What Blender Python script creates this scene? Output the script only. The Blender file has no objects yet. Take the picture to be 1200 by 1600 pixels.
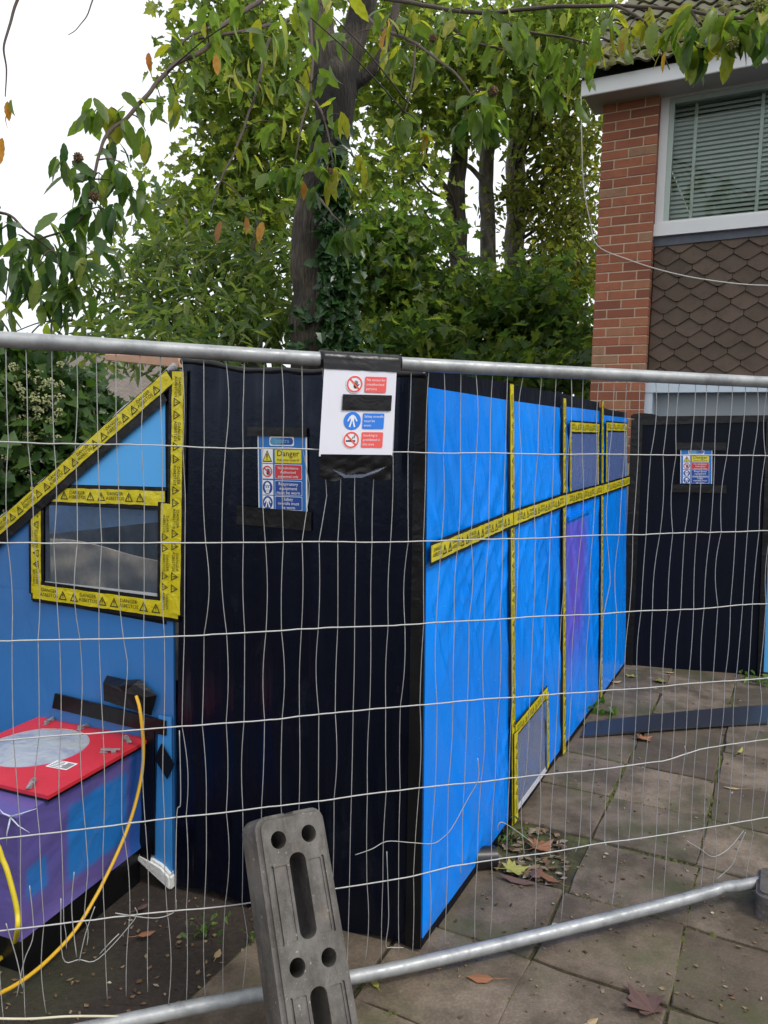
import bpy, bmesh, math, random
import numpy as np
from mathutils import Vector, Matrix, noise

random.seed(7)
rng = np.random.default_rng(11)
SC = bpy.context.scene
COL = SC.collection

# ------------------------------------------------------------------ camera
CAM_H = 1.7
PITCH = math.radians(5.8)
ROLL = math.radians(1.15)
FPX = 1200.0                       # focal length in photo pixels (photo 1200 x 1600)
_F = np.array([0, math.cos(PITCH), -math.sin(PITCH)])
_R0 = np.array([1.0, 0, 0]); _U0 = np.array([0, math.sin(PITCH), math.cos(PITCH)])
_R = _R0 * math.cos(ROLL) + _U0 * math.sin(ROLL)
_U = -_R0 * math.sin(ROLL) + _U0 * math.cos(ROLL)
CAMP = np.array([0, 0, CAM_H])
cam = bpy.data.cameras.new('camera'); camo = bpy.data.objects.new('camera', cam); COL.objects.link(camo)
cam.sensor_width = 36; cam.lens = 27; cam.clip_end = 500; cam.clip_start = 0.05
camo.matrix_world = Matrix(((_R[0], _U[0], -_F[0], 0), (_R[1], _U[1], -_F[1], 0), (_R[2], _U[2], -_F[2], CAM_H), (0, 0, 0, 1)))
SC.camera = camo

# ------------------------------------------------------------------ overcast sky and soft sun
SUN_EL, SUN_AZ = math.radians(52), math.radians(128)       # azimuth from +Y towards +X: right, behind the camera
w = bpy.data.worlds.new('World'); SC.world = w; w.use_nodes = True
nt = w.node_tree; nt.nodes.clear()
sky = nt.nodes.new('ShaderNodeTexSky'); sky.sky_type = 'NISHITA'; sky.sun_disc = False
sky.sun_elevation = SUN_EL; sky.sun_rotation = SUN_AZ; sky.dust_density = 4; sky.air_density = 1.0
hs = nt.nodes.new('ShaderNodeHueSaturation'); hs.inputs['Saturation'].default_value = 0.25
mx = nt.nodes.new('ShaderNodeMix'); mx.data_type = 'RGBA'; mx.inputs['Factor'].default_value = 0.72
mx.inputs[7].default_value = (9.6, 9.9, 10.4, 1)            # even cloud cover
bg = nt.nodes.new('ShaderNodeBackground'); bg.inputs['Strength'].default_value = 0.11
wo = nt.nodes.new('ShaderNodeOutputWorld')
nt.links.new(sky.outputs[0], hs.inputs['Color']); nt.links.new(hs.outputs[0], mx.inputs[6])
nt.links.new(mx.outputs[2], bg.inputs[0]); nt.links.new(bg.outputs[0], wo.inputs[0])
sl = bpy.data.lights.new('sun', 'SUN'); sl.energy = 1.3; sl.angle = math.radians(14); sl.color = (1, .96, .9)
so = bpy.data.objects.new('sun', sl); COL.objects.link(so)
sd = Vector((math.sin(SUN_AZ) * math.cos(SUN_EL), math.cos(SUN_AZ) * math.cos(SUN_EL), math.sin(SUN_EL)))
so.rotation_euler = sd.to_track_quat('Z', 'Y').to_euler()
SC.view_settings.view_transform = 'Standard'; SC.view_settings.look = 'None'
SC.view_settings.exposure = 0.42; SC.view_settings.gamma = 1; SC.view_settings.use_curve_mapping = False
SC.cycles.max_bounces = 6; SC.cycles.transparent_max_bounces = 10; SC.cycles.caustics_reflective = False; SC.cycles.caustics_refractive = False
SC.cycles.sample_clamp_indirect = 6

# ------------------------------------------------------------------ measuring helpers (real distances, from one survey of the photo)
def ray(x, y): return _F + _R * ((x - 600) / FPX) - _U * ((y - 800) / FPX)
def gr(x, y, z=0.0):
    d = ray(x, y); return CAMP + d * ((z - CAM_H) / d[2])
def atY(x, y, Y):
    d = ray(x, y); return CAMP + d * (Y / d[1])
class Frame:
    """A vertical plane: s along it to the right, z up, n out of it towards the viewer."""
    def __init__(f, o, x, lean=None):
        f.lean = lean; f.o = np.array([o[0], o[1], 0.0]); x = np.array([x[0], x[1], 0.0]); f.x = x / np.linalg.norm(x)
        f.n = np.cross(f.x, [0, 0, 1.0])
    def P(f, s, z, n=0.0):
        if f.lean: n = n - f.lean(s) * z
        return f.o + f.x * s + f.n * n + np.array([0, 0, z])
    def px(f, x, y, n=0.0):
        d = ray(x, y); k = 0.0
        for _ in range(8 if f.lean else 1):
            t = ((f.o + f.n * (n - k) - CAMP) @ f.n) / (d @ f.n); q = CAMP + d * t
            if f.lean: k = f.lean(float((q - f.o) @ f.x)) * q[2]
        return float((q - f.o) @ f.x), float(q[2])
    def mat(f, s, z, n): 
        p = f.P(s, z, n)
        return Matrix(((f.x[0], -f.n[0], 0, p[0]), (f.x[1], -f.n[1], 0, p[1]), (f.x[2], -f.n[2], 1, p[2]), (0, 0, 0, 1)))
C0 = gr(656, 1492); L0 = gr(275, 1388); E0 = gr(977, 1042); Q1 = gr(1195, 1060)
FW = Frame(C0, C0 - L0)                                     # front wall of the enclosure
RW = Frame(C0, E0 - C0, lambda s: min(.043, .016 + .03 * max(s, 0)))                                     # its long blue side wall
QW = Frame(E0, Q1 - E0)                                     # black partition at the far end
_ka, _kb = gr(400, 1555, .08), gr(1150, 1388, .08)
KW = Frame(_ka, _kb - _ka)                                  # temporary fence
HW = Frame(atY(922, 610, 6.6), RW.n)                        # house front

# ------------------------------------------------------------------ mesh helpers
class MB:
    def __init__(m): m.v = []; m.f = []; m.smooth = False
    def add(m, vs, fs):
        b = len(m.v); m.v += [tuple(map(float, q)) for q in vs]; m.f += [tuple(b + i for i in q) for q in fs]; return m
    def hexa(m, p):      # 8 points: bottom 4 ccw, top 4 ccw
        return m.add(p, [(3, 2, 1, 0), (4, 5, 6, 7), (0, 1, 5, 4), (1, 2, 6, 5), (2, 3, 7, 6), (3, 0, 4, 7)])
    def fbox(m, F, s0, s1, z0, z1, n0, n1):
        return m.hexa([F.P(s0, z0, n1), F.P(s1, z0, n1), F.P(s1, z0, n0), F.P(s0, z0, n0), F.P(s0, z1, n1), F.P(s1, z1, n1), F.P(s1, z1, n0), F.P(s0, z1, n0)])
    def fprism(m, F, poly, n0, n1):
        k = len(poly); vs = [F.P(s, z, n1) for s, z in poly] + [F.P(s, z, n0) for s, z in poly]
        return m.add(vs, [tuple(range(k)), tuple(range(2 * k - 1, k - 1, -1))] + [(i, k + i, k + (i + 1) % k, (i + 1) % k) for i in range(k)])
    def strip(m, F, a, b, w, n0, n1):     # flat tape between two (s,z) points
        a = np.array(a); b = np.array(b); d = (b - a) / np.linalg.norm(b - a); p = np.array([-d[1], d[0]]) * w / 2
        poly = [a - p, b - p, b + p, a + p]
        if (poly[1] - poly[0])[0] * (poly[2] - poly[1])[1] - (poly[1] - poly[0])[1] * (poly[2] - poly[1])[0] < 0: poly = poly[::-1]
        return m.fprism(F, poly, n0, n1)
    def tube(m, pts, r, n=8, cap=True):
        pts = [np.array(q, float) for q in pts]; k = len(pts)
        rs = r if hasattr(r, '__len__') else [r] * k
        up = None; base = len(m.v)
        for i, q in enumerate(pts):
            t = pts[min(i + 1, k - 1)] - pts[max(i - 1, 0)]; t = t / (np.linalg.norm(t) + 1e-9)
            if up is None: up = np.cross(t, [0.3, 0.1, 1.0] if abs(t[2]) < .9 else [1.0, 0, 0])
            up = up - t * (up @ t); up /= np.linalg.norm(up) + 1e-9
            sd_ = np.cross(t, up)
            for j in range(n):
                a = 2 * math.pi * j / n; m.v.append(tuple(q + (up * math.cos(a) + sd_ * math.sin(a)) * rs[i]))
        for i in range(k - 1):
            for j in range(n):
                a = base + i * n; m.f.append((a + j, a + (j + 1) % n, a + n + (j + 1) % n, a + n + j))
        if cap: m.f.append(tuple(base + j for j in range(n))[::-1]); m.f.append(tuple(base + (k - 1) * n + j for j in range(n)))
        m.smooth = True
        return m
    def mesh(m, name, mat):
        me = bpy.data.meshes.new(name); me.from_pydata(m.v, [], m.f); me.update()
        if mat: me.materials.append(mat)
        if m.smooth: me.shade_smooth()
        return me
    def build(m, name, mat, parent=None): return link(name, m.mesh(name, mat), parent)
LOC = {}
def link(name, me, parent=None, M=None):
    o = bpy.data.objects.new(name, me); COL.objects.link(o)
    if parent is not None:
        o.parent = parent
        if parent.name in LOC: o.matrix_parent_inverse = LOC[parent.name]
    if M is not None: o.matrix_basis = M
    return o
def tag(o, label=None, cat=None, group=None, kind=None):
    for k, v in (('label', label), ('category', cat), ('group', group), ('kind', kind)):
        if v: o[k] = v
    return o
def thing(name, label, cat, loc, group=None):
    o = bpy.data.objects.new(name, None); COL.objects.link(o); o.location = tuple(map(float, loc)); o.empty_display_size = .1
    LOC[o.name] = Matrix.Translation(o.location).inverted()
    return tag(o, label, cat, group)
def autosmooth(o, ang=40):
    o.data.shade_smooth(); o.data.set_sharp_from_angle(angle=math.radians(ang)); return o
def bevelled(o, w, seg=2):
    bm = bmesh.new(); bm.from_mesh(o.data)
    bmesh.ops.bevel(bm, geom=list(bm.edges), offset=w, segments=seg, affect='EDGES', clamp_overlap=True)
    bm.to_mesh(o.data); bm.free(); autosmooth(o); return o
def catmull(pts, n=6):
    pts = [np.array(p, float) for p in pts]; out = []
    for i in range(len(pts) - 1):
        p0, p1, p2, p3 = pts[max(i - 1, 0)], pts[i], pts[i + 1], pts[min(i + 2, len(pts) - 1)]
        for k in range(n):
            t = k / n; out.append(.5 * ((2 * p1) + (-p0 + p2) * t + (2 * p0 - 5 * p1 + 4 * p2 - p3) * t * t + (-p0 + 3 * p1 - 3 * p2 + p3) * t ** 3))
    out.append(pts[-1]); return out
def text_geo(body, size, align='CENTER', spacing=1.0, line=1.0):
    cu = bpy.data.curves.new('t', 'FONT'); cu.body = body; cu.size = size; cu.align_x = align; cu.resolution_u = 2; cu.space_character = spacing; cu.space_line = line
    ob = bpy.data.objects.new('t', cu); COL.objects.link(ob)
    dg = bpy.context.evaluated_depsgraph_get(); me = bpy.data.meshes.new_from_object(ob.evaluated_get(dg))
    vs = [(v.co.x, v.co.y) for v in me.vertices]; fs = [tuple(p.vertices) for p in me.polygons]
    bpy.data.objects.remove(ob); bpy.data.curves.remove(cu); bpy.data.meshes.remove(me)
    return vs, fs

# ------------------------------------------------------------------ materials
def new_mat(name):
    m = bpy.data.materials.new(name); m.use_nodes = True; t = m.node_tree; b = t.nodes['Principled BSDF']; return m, t, b
def N(t, kind, **kw):
    n = t.nodes.new(kind)
    for k, v in kw.items():
        if k in n.inputs.keys(): n.inputs[k].default_value = v
        else: setattr(n, k, v)
    return n
def ramp(t, cols, fac, interp='LINEAR'):
    r = t.nodes.new('ShaderNodeValToRGB'); r.color_ramp.interpolation = interp; e = r.color_ramp.elements
    while len(e) < len(cols): e.new(.5)
    for i, (p, c) in enumerate(cols): e[i].position = p; e[i].color = (*c, 1)
    t.links.new(fac, r.inputs[0]); return r.outputs[0]
def mixc(t, a, b, fac, mode='MIX'):
    m = t.nodes.new('ShaderNodeMix'); m.data_type = 'RGBA'; m.blend_type = mode
    for i, v in ((0, fac), (6, a), (7, b)):
        if isinstance(v, (int, float)): m.inputs[i].default_value = v
        elif isinstance(v, tuple): m.inputs[i].default_value = (*v, 1) if len(v) == 3 else v
        else: t.links.new(v, m.inputs[i])
    return m.outputs[2]
def coords(t, scale=(1, 1, 1), kind='Object'):
    tc = t.nodes.new('ShaderNodeTexCoord'); mp = t.nodes.new('ShaderNodeMapping'); mp.inputs['Scale'].default_value = scale
    t.links.new(tc.outputs[kind], mp.inputs[0]); return mp.outputs[0]
def nz(t, co, scale, detail=4, rough=.5, dist=0):
    n = N(t, 'ShaderNodeTexNoise', Scale=scale, Detail=detail, Roughness=rough, Distortion=dist); t.links.new(co, n.inputs['Vector']); return n.outputs['Fac']
def bump(t, b, h, strength=.3, dist=.01, prev=None):
    n = N(t, 'ShaderNodeBump', Strength=strength, Distance=dist); t.links.new(h, n.inputs['Height'])
    if prev is not None: t.links.new(prev, n.inputs['Normal'])
    t.links.new(n.outputs[0], b.inputs['Normal']); return n.outputs[0]
def plain(name, col, rough=.5, metal=0, var=.12, scale=30, bmp=0.0, bscale=80):
    m, t, b = new_mat(name); co = coords(t)
    c = mixc(t, tuple(x * (1 - var) for x in col), tuple(min(1, x * (1 + var)) for x in col), nz(t, co, scale))
    t.links.new(c, b.inputs['Base Color']); b.inputs['Roughness'].default_value = rough; b.inputs['Metallic'].default_value = metal
    if bmp: bump(t, b, nz(t, co, bscale), bmp, .004)
    return m
def sheet_mat(name, cols, rough=.33, zs=(7, 7, 1.1), bstr=.35, translucent=0.0, spec=.5, finek=.35):
    """creased polythene: long near-vertical folds plus fine crackle"""
    m, t, b = new_mat(name); co = coords(t, zs); co2 = coords(t)
    folds = nz(t, co, 1.0, 3, .5, .6); fine = nz(t, co2, 28, 5, .6, .4); big = nz(t, co2, 1.3, 2)
    t.links.new(ramp(t, [(.3, cols[0]), (.7, cols[1])], big), b.inputs['Base Color'])
    r = N(t, 'ShaderNodeMapRange'); r.inputs[3].default_value = rough * .7; r.inputs[4].default_value = rough * 1.5
    t.links.new(fine, r.inputs[0]); t.links.new(r.outputs[0], b.inputs['Roughness'])
    p = bump(t, b, folds, bstr, .03); bump(t, b, fine, bstr * finek, .006, p)
    b.inputs['Specular IOR Level'].default_value = spec
    if name.startswith('black p'): b.inputs['Specular Tint'].default_value = (.62, .76, 1, 1)
    return m
M_BLUE = sheet_mat('blue polythene', [(.001, .205, .84), (.001, .262, .96)], .22, (6, 6, .9), .5, spec=.30, finek=.12)
def scuffed(m):
    t = m.node_tree; bs = t.nodes['Principled BSDF']; src = bs.inputs['Base Color'].links[0].from_socket
    f = ramp(t, [(.70, (0,) * 3), (.76, (.5,) * 3)], nz(t, coords(t, (6, 6, 3)), 2.2, 5, .6)); src = mixc(t, src, (.05, .30, .80), f)
    f = ramp(t, [(.60, (0,) * 3), (.78, (.35,) * 3)], nz(t, coords(t, (3, 3, .8)), 1.6, 3, .5)); t.links.new(mixc(t, src, (.012, .11, .45), f), bs.inputs['Base Color'])
scuffed(M_BLUE)
M_BLUEDULL = sheet_mat('dull blue polythene', [(.042, .155, .40), (.030, .185, .50)], .32, (5, 5, 1.5), .35)
M_BLUETRI = sheet_mat('taut blue polythene', [(.07, .37, .82), (.09, .41, .85)], .4, (4, 4, 1.5), .1)
M_BLACK = sheet_mat('black polythene', [(.0016, .0022, .0070), (.0026, .0034, .0095)], .22, (9, 9, .35), .45, spec=.33)
def dusty(m):
    t = m.node_tree; bs = t.nodes['Principled BSDF']; src = bs.inputs['Base Color'].links[0].from_socket
    f = ramp(t, [(.56, (0,) * 3), (.78, (.6,) * 3)], nz(t, coords(t, (2.5, 2.5, 1.2)), 1.7, 6, .7)); t.links.new(mixc(t, src, (.028, .032, .042), f), bs.inputs['Base Color'])
dusty(M_BLACK)
M_BLACKB = sheet_mat('black board sheet', [(.0020, .0034, .0090), (.0030, .0046, .0120)], .38, (8, 8, .5), .25, spec=.13)
M_BTAPE = sheet_mat('black tape', [(.003, .003, .004), (.005, .005, .006)], .30, (14, 14, 14), .18, spec=.35)
M_YTAPE = sheet_mat('yellow tape', [(.52, .44, .006), (.62, .53, .012)], .3, (20, 20, 20), .3)
M_PRINT = plain('black print', (.012, .012, .010), .5, 0, .1)
M_WHITEP = plain('white print', (.78, .79, .82), .5, 0, .02)
M_PAPER = sheet_mat('white paper', [(.72, .72, .80), (.78, .78, .84)], .7, (5, 5, 3), .1, spec=.25)
M_SKYB = plain('sign blue', (.012, .15, .46), .4, 0, .05)
M_DKB = plain('dark sign blue', (.010, .055, .28), .4, 0, .05)
M_MIDB = plain('print blue', (.02, .19, .72), .6, 0, .05)
M_CORAL = plain('coral red print', (.80, .10, .09), .6, 0, .05)
M_RED = plain('sign red', (.56, .035, .045), .4, 0, .05)
M_SYEL = plain('sign yellow', (.70, .60, .03), .4, 0, .05)
M_TEAL = plain('logo teal', (.07, .27, .42), .4, 0, .05)

def galv():
    m, t, b = new_mat('galvanised steel'); co = coords(t)
    t.links.new(ramp(t, [(.3, (.20, .21, .215)), (.5, (.32, .33, .335)), (.75, (.42, .43, .43))], nz(t, co, 14, 6, .65)), b.inputs['Base Color'])
    b.inputs['Metallic'].default_value = .35; t.links.new(ramp(t, [(.3, (.34,) * 3), (.7, (.6,) * 3)], nz(t, co, 40, 4)), b.inputs['Roughness'])
    bump(t, b, nz(t, co, 160, 4), .12, .002); return m
M_GALV = galv()
M_WIRE = plain('galvanised wire', (.43, .43, .415), .5, .2, .25, 60)
M_WIREV = plain('thin galvanised wire', (.36, .36, .35), .5, .2, .3, 60)

def ground_mat():
    m, t, b = new_mat('dark soil'); co = coords(t)
    a = nz(t, co, 2.2, 6, .65); f = nz(t, co, 45, 6, .7); g = nz(t, co, 1.1, 4)
    c = ramp(t, [(.3, (.010, .0075, .0055)), (.5, (.030, .021, .015)), (.75, (.075, .053, .038))], mixc(t, a, f, .5))
    c = mixc(t, c, (.030, .040, .012), ramp(t, [(.55, (0, 0, 0)), (.72, (.8,) * 3)], g))
    t.links.new(c, b.inputs['Base Color']); b.inputs['Roughness'].default_value = .85
    p = bump(t, b, a, .6, .05); bump(t, b, f, .7, .012, p); return m
def slab_mat():
    m, t, b = new_mat('weathered paving'); co = coords(t, kind='Generated'); oi = t.nodes.new('ShaderNodeObjectInfo')
    ge = t.nodes.new('ShaderNodeNewGeometry'); wp = ge.outputs['Position']
    base = ramp(t, [(0, (.090, .066, .045)), (.35, (.140, .104, .072)), (.7, (.150, .116, .084)), (1, (.20, .153, .108))], oi.outputs['Random'])
    a = nz(t, wp, 5, 6, .65); f = nz(t, wp, 110, 5, .7); l = nz(t, wp, 13, 3, .5)
    c = mixc(t, base, (.052, .038, .024), ramp(t, [(.40, (0,) * 3), (.62, (.85,) * 3)], a))
    c = mixc(t, c, mixc(t, c, (2, 2, 2), 1, 'MULTIPLY'), ramp(t, [(.45, (0,) * 3), (.75, (.55,) * 3)], f))
    c = mixc(t, c, (.055, .065, .018), ramp(t, [(.50, (0,) * 3), (.68, (.75,) * 3)], nz(t, wp, 2.3, 6, .65)))
    vo = N(t, 'ShaderNodeTexVoronoi', Scale=4.6, Randomness=1.0); t.links.new(wp, vo.inputs['Vector'])
    ad = N(t, 'ShaderNodeMath', operation='MULTIPLY_ADD'); t.links.new(l, ad.inputs[0]); ad.inputs[1].default_value = .16; t.links.new(vo.outputs['Distance'], ad.inputs[2])
    c = mixc(t, c, (.34, .31, .24), ramp(t, [(.122, (.85,) * 3), (.150, (0,) * 3)], ad.outputs[0]))
    t.links.new(c, b.inputs['Base Color'])
    t.links.new(ramp(t, [(.3, (.62,) * 3), (.7, (.88,) * 3)], a), b.inputs['Roughness'])
    p = bump(t, b, a, .35, .02); bump(t, b, f, .5, .005, p); return m
M_SOIL = ground_mat(); M_SLAB = slab_mat()
def joint_mat():
    m, t, b = new_mat('mossy joint'); ge = t.nodes.new('ShaderNodeNewGeometry'); wp = ge.outputs['Position']
    c = ramp(t, [(.32, (.022, .017, .012)), (.5, (.050, .046, .018)), (.66, (.095, .105, .026))], nz(t, wp, 7, 6, .7))
    t.links.new(c, b.inputs['Base Color']); b.inputs['Roughness'].default_value = .9; bump(t, b, nz(t, wp, 90, 5), .8, .01); return m
M_JOINT = joint_mat()
def brick_mat():
    m, t, b = new_mat('red facing brick'); oi = t.nodes.new('ShaderNodeObjectInfo'); ge = t.nodes.new('ShaderNodeNewGeometry'); wp = ge.outputs['Position']
    c = ramp(t, [(0, (.22, .072, .040)), (.35, (.31, .105, .056)), (.7, (.38, .135, .070)), (.88, (.34, .16, .088)), (1, (.31, .19, .115))], oi.outputs['Random'])
    c = mixc(t, c, (.17, .075, .05), ramp(t, [(.45, (0,) * 3), (.75, (.6,) * 3)], nz(t, wp, 16, 5, .7)))
    t.links.new(c, b.inputs['Base Color']); b.inputs['Roughness'].default_value = .85; bump(t, b, nz(t, wp, 120, 5), .4, .004); return m
M_BRICK = brick_mat(); M_MORTAR = plain('mortar', (.52, .41, .29), .9, 0, .2, 40, .4)
M_UPVC = plain('white painted board', (.74, .75, .75), .38, 0, .06, 4)
M_SOFF = plain('shaded white board', (.50, .51, .52), .5, 0, .08, 4)  # white eaves board greyed, its shade put into the colour
def tile_mat(name, c0, c1, moss=0.0):
    m, t, b = new_mat(name); oi = t.nodes.new('ShaderNodeObjectInfo'); ge = t.nodes.new('ShaderNodeNewGeometry'); wp = ge.outputs['Position']
    c = ramp(t, [(0, c0), (1, c1)], oi.outputs['Random'])
    c = mixc(t, c, tuple(x * .45 for x in c0), ramp(t, [(.45, (0,) * 3), (.75, (.7,) * 3)], nz(t, wp, 9, 5, .7)))
    c = mixc(t, c, (.16, .15, .13), ramp(t, [(.70, (0,) * 3), (.78, (.6,) * 3)], nz(t, wp, 38, 3, .6)))
    if moss: c = mixc(t, c, (.085, .085, .016), ramp(t, [(.40, (0,) * 3), (.58, (moss,) * 3)], nz(t, wp, 5, 5, .7)))
    t.links.new(c, b.inputs['Base Color']); b.inputs['Roughness'].default_value = .7; bump(t, b, nz(t, wp, 90, 5), .35, .004); return m
M_HTILE = tile_mat('dark brown tile', (.080, .052, .034), (.118, .080, .055))
M_RTILE = tile_mat('mossy roof tile', (.045, .038, .032), (.075, .062, .052), .9)
def film_mat(name, col, transp, rough=.12):
    m, t, b = new_mat(name); b.inputs['Base Color'].default_value = (*col, 1)
    co = coords(t, (14, 14, 3)); co2 = coords(t)
    r = ramp(t, [(.3, (rough,) * 3), (.7, (rough * 2.2,) * 3)], nz(t, co2, 30, 4)); t.links.new(r, b.inputs['Roughness'])
    p = bump(t, b, nz(t, co, 1, 3, .5, .6), .25, .02); bump(t, b, nz(t, co2, 45, 4), .05, .003, p)
    tr = t.nodes.new('ShaderNodeBsdfTransparent'); mxs = t.nodes.new('ShaderNodeMixShader')
    fac = ramp(t, [(.3, (transp * .75,) * 3), (.7, (min(1, transp * 1.15),) * 3)], nz(t, coords(t), 9, 5, .6)); t.links.new(fac, mxs.inputs[0])
    t.links.new(b.outputs[0], mxs.inputs[1]); t.links.new(tr.outputs[0], mxs.inputs[2])
    t.links.new(mxs.outputs[0], t.nodes['Material Output'].inputs[0]); return m
M_FILM = film_mat('clear film', (.10, .13, .17), .78, .06)
M_FILMB = film_mat('clear blue film', (.13, .20, .46), .40, .12)
M_FILMG = film_mat('hazy grey film', (.24, .27, .36), .55, .12)
def leafmat(name, cols, use_obj, rough=.5, tr=.35):
    m, t, b = new_mat(name)
    if use_obj: fac = t.nodes.new('ShaderNodeObjectInfo').outputs['Random']
    else: fac = t.nodes.new('ShaderNodeNewGeometry').outputs['Random Per Island']
    c = ramp(t, [(i / (len(cols) - 1), q) for i, q in enumerate(cols)], fac)
    wp = t.nodes.new('ShaderNodeNewGeometry').outputs['Position']
    c = mixc(t, c, mixc(t, c, (.5, .52, .4), 1, 'MULTIPLY'), ramp(t, [(.45, (0,) * 3), (.8, (.8,) * 3)], nz(t, wp, 30, 4, .6)))
    t.links.new(c, b.inputs['Base Color']); b.inputs['Roughness'].default_value = rough; b.inputs['Specular IOR Level'].default_value = .35
    tl = t.nodes.new('ShaderNodeBsdfTranslucent'); ms = t.nodes.new('ShaderNodeMixShader'); ms.inputs[0].default_value = tr
    t.links.new(mixc(t, c, (2.3, 2.4, 1.2), 1, 'MULTIPLY'), tl.inputs[0]); t.links.new(b.outputs[0], ms.inputs[1]); t.links.new(tl.outputs[0], ms.inputs[2])
    t.links.new(ms.outputs[0], t.nodes['Material Output'].inputs[0]); return m
def bark_mat(name, c0, c1, sc=(22, 22, 3)):
    m, t, b = new_mat(name); co = coords(t, sc); a = nz(t, co, 1, 6, .65, .5); g = nz(t, coords(t), 2.5, 4)
    c = ramp(t, [(.3, c0), (.65, c1)], a); c = mixc(t, c, tuple(x * .3 for x in c0), ramp(t, [(.52, (0,) * 3), (.7, (.85,) * 3)], g))
    t.links.new(c, b.inputs['Base Color']); b.inputs['Roughness'].default_value = .9; bump(t, b, a, 1.0, .09); return m
M_BARK = bark_mat('furrowed bark', (.038, .031, .024), (.155, .128, .098), (30, 30, 3.5))
M_BARKP = bark_mat('pale bark', (.10, .09, .075), (.30, .27, .23), (10, 10, 5))
M_TWIG = plain('twig bark', (.07, .05, .038), .85, 0, .3, 20)
# ================================================================== ground and paving
g = MB(); g.add([(-80, -40, 0), (80, -40, 0), (80, 120, 0), (-80, 120, 0)], [(0, 1, 2, 3)])
tag(g.build('ground', M_SOIL), kind='structure')
AL = [.14 + .4275 * k for k in range(-5, 13)]; BL = [-.52 + .425 * k for k in range(0, 9)]
def GP(a, b, z): return C0 + RW.x * a + RW.n * b + np.array([0, 0, z])
m = MB(); m.hexa([GP(AL[0], BL[0], 0), GP(AL[0], BL[-1], 0), GP(AL[-1], BL[-1], 0), GP(AL[-1], BL[0], 0), GP(AL[0], BL[0], .004), GP(AL[0], BL[-1], .004), GP(AL[-1], BL[-1], .004), GP(AL[-1], BL[0], .004)])
paving = tag(m.build('paving', M_JOINT), kind='structure')
def slab_mesh(seed):
    r = random.Random(seed); h = .2085; pts = []
    for (x0, y0, x1, y1) in ((-h, -h, h, -h), (h, -h, h, h), (h, h, -h, h), (-h, h, -h, -h)):
        for k in range(4):
            t = k / 4; j = .004 if k else .008
            pts.append((x0 + (x1 - x0) * t + r.uniform(-j, j), y0 + (y1 - y0) * t + r.uniform(-j, j)))
    mb = MB(); n = len(pts)
    mb.add([(x, y, 0) for x, y in pts] + [(x * .995, y * .995, .012) for x, y in pts] + [(x * .975, y * .975, .017) for x, y in pts],
           [tuple(range(2 * n, 3 * n))] + [(i, (i + 1) % n, n + (i + 1) % n, n + i) for i in range(n)] + [(n + i, n + (i + 1) % n, 2 * n + (i + 1) % n, 2 * n + i) for i in range(n)])
    return mb.mesh('slab', M_SLAB)
SLABS = [slab_mesh(k) for k in range(7)]
ang = math.atan2(RW.x[1], RW.x[0])
for i in range(len(AL) - 1):
    for j in range(len(BL) - 1):
        a, b_ = (AL[i] + AL[i + 1]) / 2, (BL[j] + BL[j + 1]) / 2
        if abs(a - .78) < .1 and abs(b_ - .117) < .1: continue          # the lifted slab
        if b_ < 0 and a > .1: continue
        q = GP(a + random.uniform(-.008, .008), b_ + random.uniform(-.006, .006), random.uniform(-.003, .002))
        link('slab', random.choice(SLABS), paving, Matrix.Translation(q) @ Matrix.Rotation(ang + random.choice((0, 1, 2, 3)) * math.pi / 2 + random.uniform(-.012, .012), 4, 'Z') @ Matrix.Rotation(random.uniform(-.012, .012), 4, 'X') @ Matrix.Rotation(random.uniform(-.012, .012), 4, 'Y'))

# ================================================================== the brick house
house = thing('brick_house', 'red brick and dark tile-hung house with mossy roof behind the black partition', 'house', HW.P(0, 0, -.5))
ZT, ZW, ZWT = 2.17, 3.40, 4.50          # foot of the hung tiles, window sill, window head
PIER_TOP = 4.52
m = MB(); m.fbox(HW, .004, .436, 0, PIER_TOP, -.30, -.004)
m.fbox(HW, .002, .25, 0, PIER_TOP, -6.0, -.302)
pier = m.build('wall', M_MORTAR, house)
mb = MB(); mb.add([(x, y, z) for z in (0, .065) for x, y in ((0, 0), (.215, 0), (.215, .1025), (0, .1025))], [(3, 2, 1, 0), (4, 5, 6, 7), (0, 1, 5, 4), (1, 2, 6, 5), (2, 3, 7, 6), (3, 0, 4, 7)])
full = mb.mesh('brick', M_BRICK); mb.v = [(x * .1025 / .215, y, z) for x, y, z in mb.v]; half = mb.mesh('brick', M_BRICK)
for me in (full, half):
    bm = bmesh.new(); bm.from_mesh(me); bmesh.ops.bevel(bm, geom=list(bm.edges), offset=.0025, segments=1, affect='EDGES'); bm.to_mesh(me); bm.free()
k = 0
for c in range(20, 60):
    z = c * .075
    if z + .07 > PIER_TOP: break
    for s, me in (((0, full), (.225, full)) if c % 2 else ((0, half), (.1125, full), (.3375, half))):
        link('brick', me, pier, HW.mat(s, z, random.uniform(-.0015, .0025)))
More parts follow.
